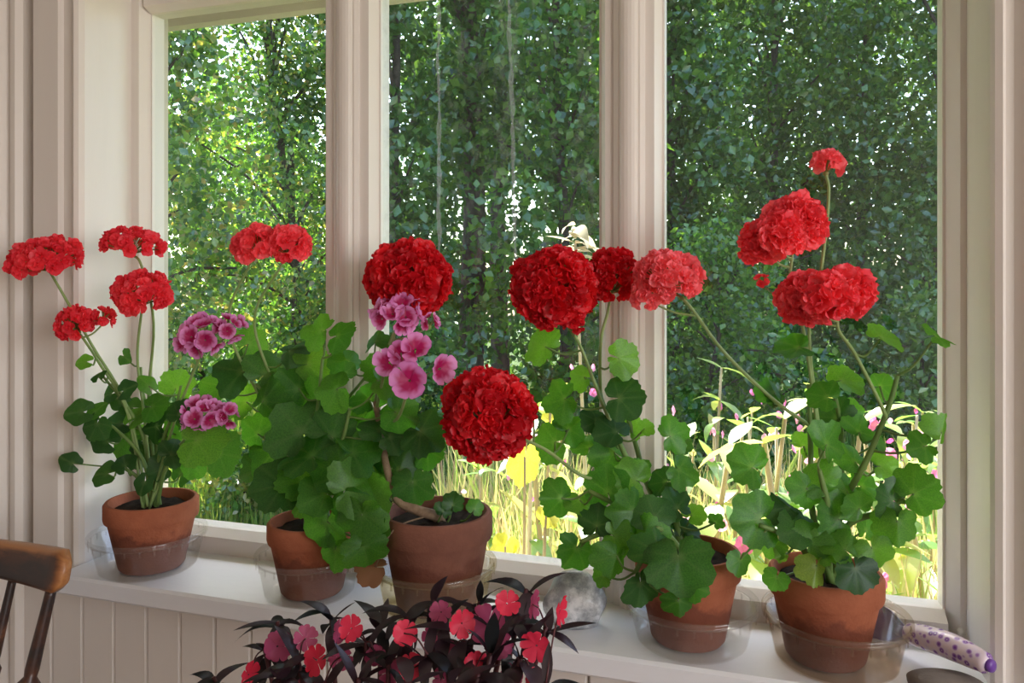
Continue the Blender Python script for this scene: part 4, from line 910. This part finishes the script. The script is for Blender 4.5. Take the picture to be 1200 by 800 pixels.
# tall balsam weeds in the sun just outside
LBz = [lance_mesh('weed_leaf_%d' % k, w, d, .2, 5) for k, (w, d) in enumerate(((.21, .35), (.25, .7), (.17, .1)))]
FB = single_floret('weed_floret', 90, 5, 1.0, .5, (20, 50), 0.1)
def make_weed(seed, height, nl, nf, dry):
    r_ = random.Random(seed); root = empty('tall_weed', (0, 0, GZ)); sm = MB()
    bend = Vector((r_.uniform(-.12, .12), r_.uniform(-.12, .12), 0)); P = stem_tube(sm, [Vector((0, 0, -.02)), Vector((0, 0, height * .4)) + bend * .3, Vector((0, 0, height)) + bend], .011, .004, 6, 6)
    sm.build('stem', M['drystalk'] if dry else M['balsamstem'], root, True)
    for k in range(nl):
        i = int(len(P) * (.30 + .68 * k / nl)); p = P[min(i, len(P) - 1)]; a = k * 2.4 + r_.uniform(-.4, .4); el = math.radians(r_.uniform(-35, 45))
        t = Vector((math.cos(a) * math.cos(el), math.sin(a) * math.cos(el), math.sin(el))); nn = Vector((-math.cos(a) * math.sin(el), -math.sin(a) * math.sin(el), math.cos(el)))
        L = r_.uniform(.08, .165) * (1.1 - .4 * k / nl); o = link('leaf', mat_variant(LBz[r_.randrange(3)], M['balsam']), None, root)
        o.matrix_local = Matrix.Translation(p) @ basis(t, nn).to_4x4() @ Matrix.Diagonal((L, L, L, 1))
    for k in range(nf):
        p = P[-1] + Vector((r_.uniform(-.09, .09), r_.uniform(-.09, .09), r_.uniform(-.16, .08))); o = link('flower', mat_variant(FB, M['balsamflower']), None, root)
        nv = Vector((r_.uniform(-1, 1), r_.uniform(-1.2, .2), r_.uniform(-.4, .5))).normalized(); s = r_.uniform(.010, .016)
        o.matrix_local = Matrix.Translation(p) @ nv.to_track_quat('Z', 'Y').to_matrix().to_4x4() @ Matrix.Diagonal((s, s, s, 1))
    return root
protos = [make_weed(200, 1.35, 30, 4, False), make_weed(201, 1.15, 32, 2, False), make_weed(202, 1.25, 24, 5, False), make_weed(203, 1.0, 34, 1, False), make_weed(204, 1.45, 12, 1, True)]
plab = ['tall sunlit weed with several pink flowers', 'mid-height leafy sunlit weed with two pink flowers', 'sunlit weed topped by a pink flower cluster', 'short bushy sunlit weed with dense leaves', 'dry bleached weed stalk with few leaves']
def copy_tree(o, parent=None):
    c = o.copy(); C.objects.link(c); c.parent = parent
    if parent: c.matrix_parent_inverse = o.matrix_parent_inverse
    for chd in list(o.children): copy_tree(chd, c)
    return c
r_ = random.Random(77); used = [False] * 5
spots = []
for row, Y in enumerate((1.75, 2.0, 2.3, 2.65, 3.0, 3.4)):
    px0 = 590 - 6 * row; px = px0 + r_.uniform(0, 30)
    while px < 1190:
        if not (px < 700 and row > 3): spots.append((px + r_.uniform(-10, 10), Y + r_.uniform(-.12, .12)))
        px += r_.uniform(40, 66) * (1 + .02 * row)
for px, Y in spots:
    k = r_.choices(range(5), (3, 3, 2, 3, 2))[0]; b = at(px, 333, Y)
    o = protos[k] if not used[k] else copy_tree(protos[k]); used[k] = True
    lim = EYE - (Y * 1.0) * r_.uniform(.09, .20) - GZ            # where the tops reach
    s = lim / (1.35, 1.15, 1.25, 1.0, 1.45)[k] * r_.uniform(.82, 1.0)
    o.location = (b.x, b.y, GZ); o.rotation_euler = (0, 0, r_.random() * 6.28); o.scale = (max(.8, s),) * 2 + (s,)
    tag(o, plab[k] + (' close outside the window' if Y < 2.15 else ' midway out in the garden bed' if Y < 2.85 else ' at the far edge of the bed'), 'weed', 'tall sunlit weeds in the garden')
# tangle of dry and green tall grass between the weeds
rs = np.random.RandomState(19); n = 9000; Yg = rs.uniform(1.6, 3.9, n); ts = rs.uniform(-.42, .26, n); X = ts * Yg
hh = np.minimum(rs.uniform(.35, 1.25, n), EYE - GZ - .17 * Yg - rs.uniform(0, .35, n)); zb = np.full(n, GZ); an = rs.uniform(0, 6.28, n); l2 = rs.randn(n, 2) * .16; w = rs.uniform(.003, .009, n)
c_, s_ = np.cos(an) * w, np.sin(an) * w
V = np.stack([np.stack([X - c_, Yg - s_, zb], 1), np.stack([X + c_, Yg + s_, zb], 1), np.stack([X + l2[:, 0] * .3 + c_, Yg + l2[:, 1] * .3 + s_, zb + hh * .65], 1), np.stack([X + l2[:, 0] * .3 - c_, Yg + l2[:, 1] * .3 - s_, zb + hh * .65], 1), np.stack([X + l2[:, 0], Yg + l2[:, 1], zb + hh], 1)], 1).reshape(-1, 3)
b_ = np.arange(n)[:, None] * 5; o = link('tall_grass', np_mesh('tall_grass', V, np.concatenate([b_ + np.array([[0, 1, 2]]), b_ + np.array([[0, 2, 3]]), b_ + np.array([[3, 2, 4]])], 0)), M['tallgrass'])
tag(o, 'tangle of pale tall grass between the sunlit weeds', 'grass', kind='stuff')
# broad-leaved yellowing plant right outside the middle pane
yp = at(612, 333, 1.55); root = tag(empty('yellowing_plant', (yp.x, yp.y, GZ)), 'broad-leaved yellowing plant outside, behind the lowest red ball', 'plant')
sm = MB(); r_ = random.Random(5)
for q, rp, tl, al in (((615, 535), 28, 5, 260), ((645, 480), 20, 20, 20), ((560, 600), 20, 20, 200), ((592, 640), 22, 10, 250), ((640, 600), 16, 20, 300)):
    p = at(*q, 1.55 + r_.uniform(-.06, .06)); R = rp * depth(p) / FPX; a = math.radians(al); t = math.radians(tl)
    rot = basis(RV * math.cos(a) + UV * math.sin(a), BV * math.cos(t) + UV * math.sin(t)); o = link('leaf', mat_variant(ZONAL[3], M['yellowleaf']), None, root)
    o.matrix_local = Matrix.Translation(p - root.location) @ rot.to_4x4() @ Matrix.Diagonal((R * .7, R * 1.15, R, 1))
    stem_tube(sm, [Vector((r_.uniform(-.03, .03), r_.uniform(-.03, .03), -.02)), (p - root.location) * .6, p - root.location], .006, .003, 6)
sm.build('stems', M['balsamstem'], root, True)

# bleached seed head on a tall stalk outside the middle pane
sp = at(676, 333, 2.0); root = tag(empty('dry_seed_head', (sp.x, sp.y, GZ)), 'tall bleached seed head outside, above the deep red balls', 'weed'); r_ = random.Random(8)
tp = at(674, 285, 2.0) - root.location; sm = MB(); stem_tube(sm, [Vector((.03, 0, -.02)), tp * .5 + Vector((.03, .02, 0)), tp], .009, .004, 6); sm.build('stem', M['drystalk'], root, True)
for k in range(22):
    a = k * 2.4; el = math.radians(r_.uniform(-30, 50)); t = Vector((math.cos(a) * math.cos(el), math.sin(a) * math.cos(el), math.sin(el))); L = r_.uniform(.05, .09)
    o = link('leaf', mat_variant(LBz[k % 3], M['dryleaf']), None, root); o.matrix_local = Matrix.Translation(tp + Vector((0, 0, r_.uniform(-.05, .05)))) @ basis(t, UV + t.orthogonal() * .3).to_4x4() @ Matrix.Diagonal((L, L, L, 1))
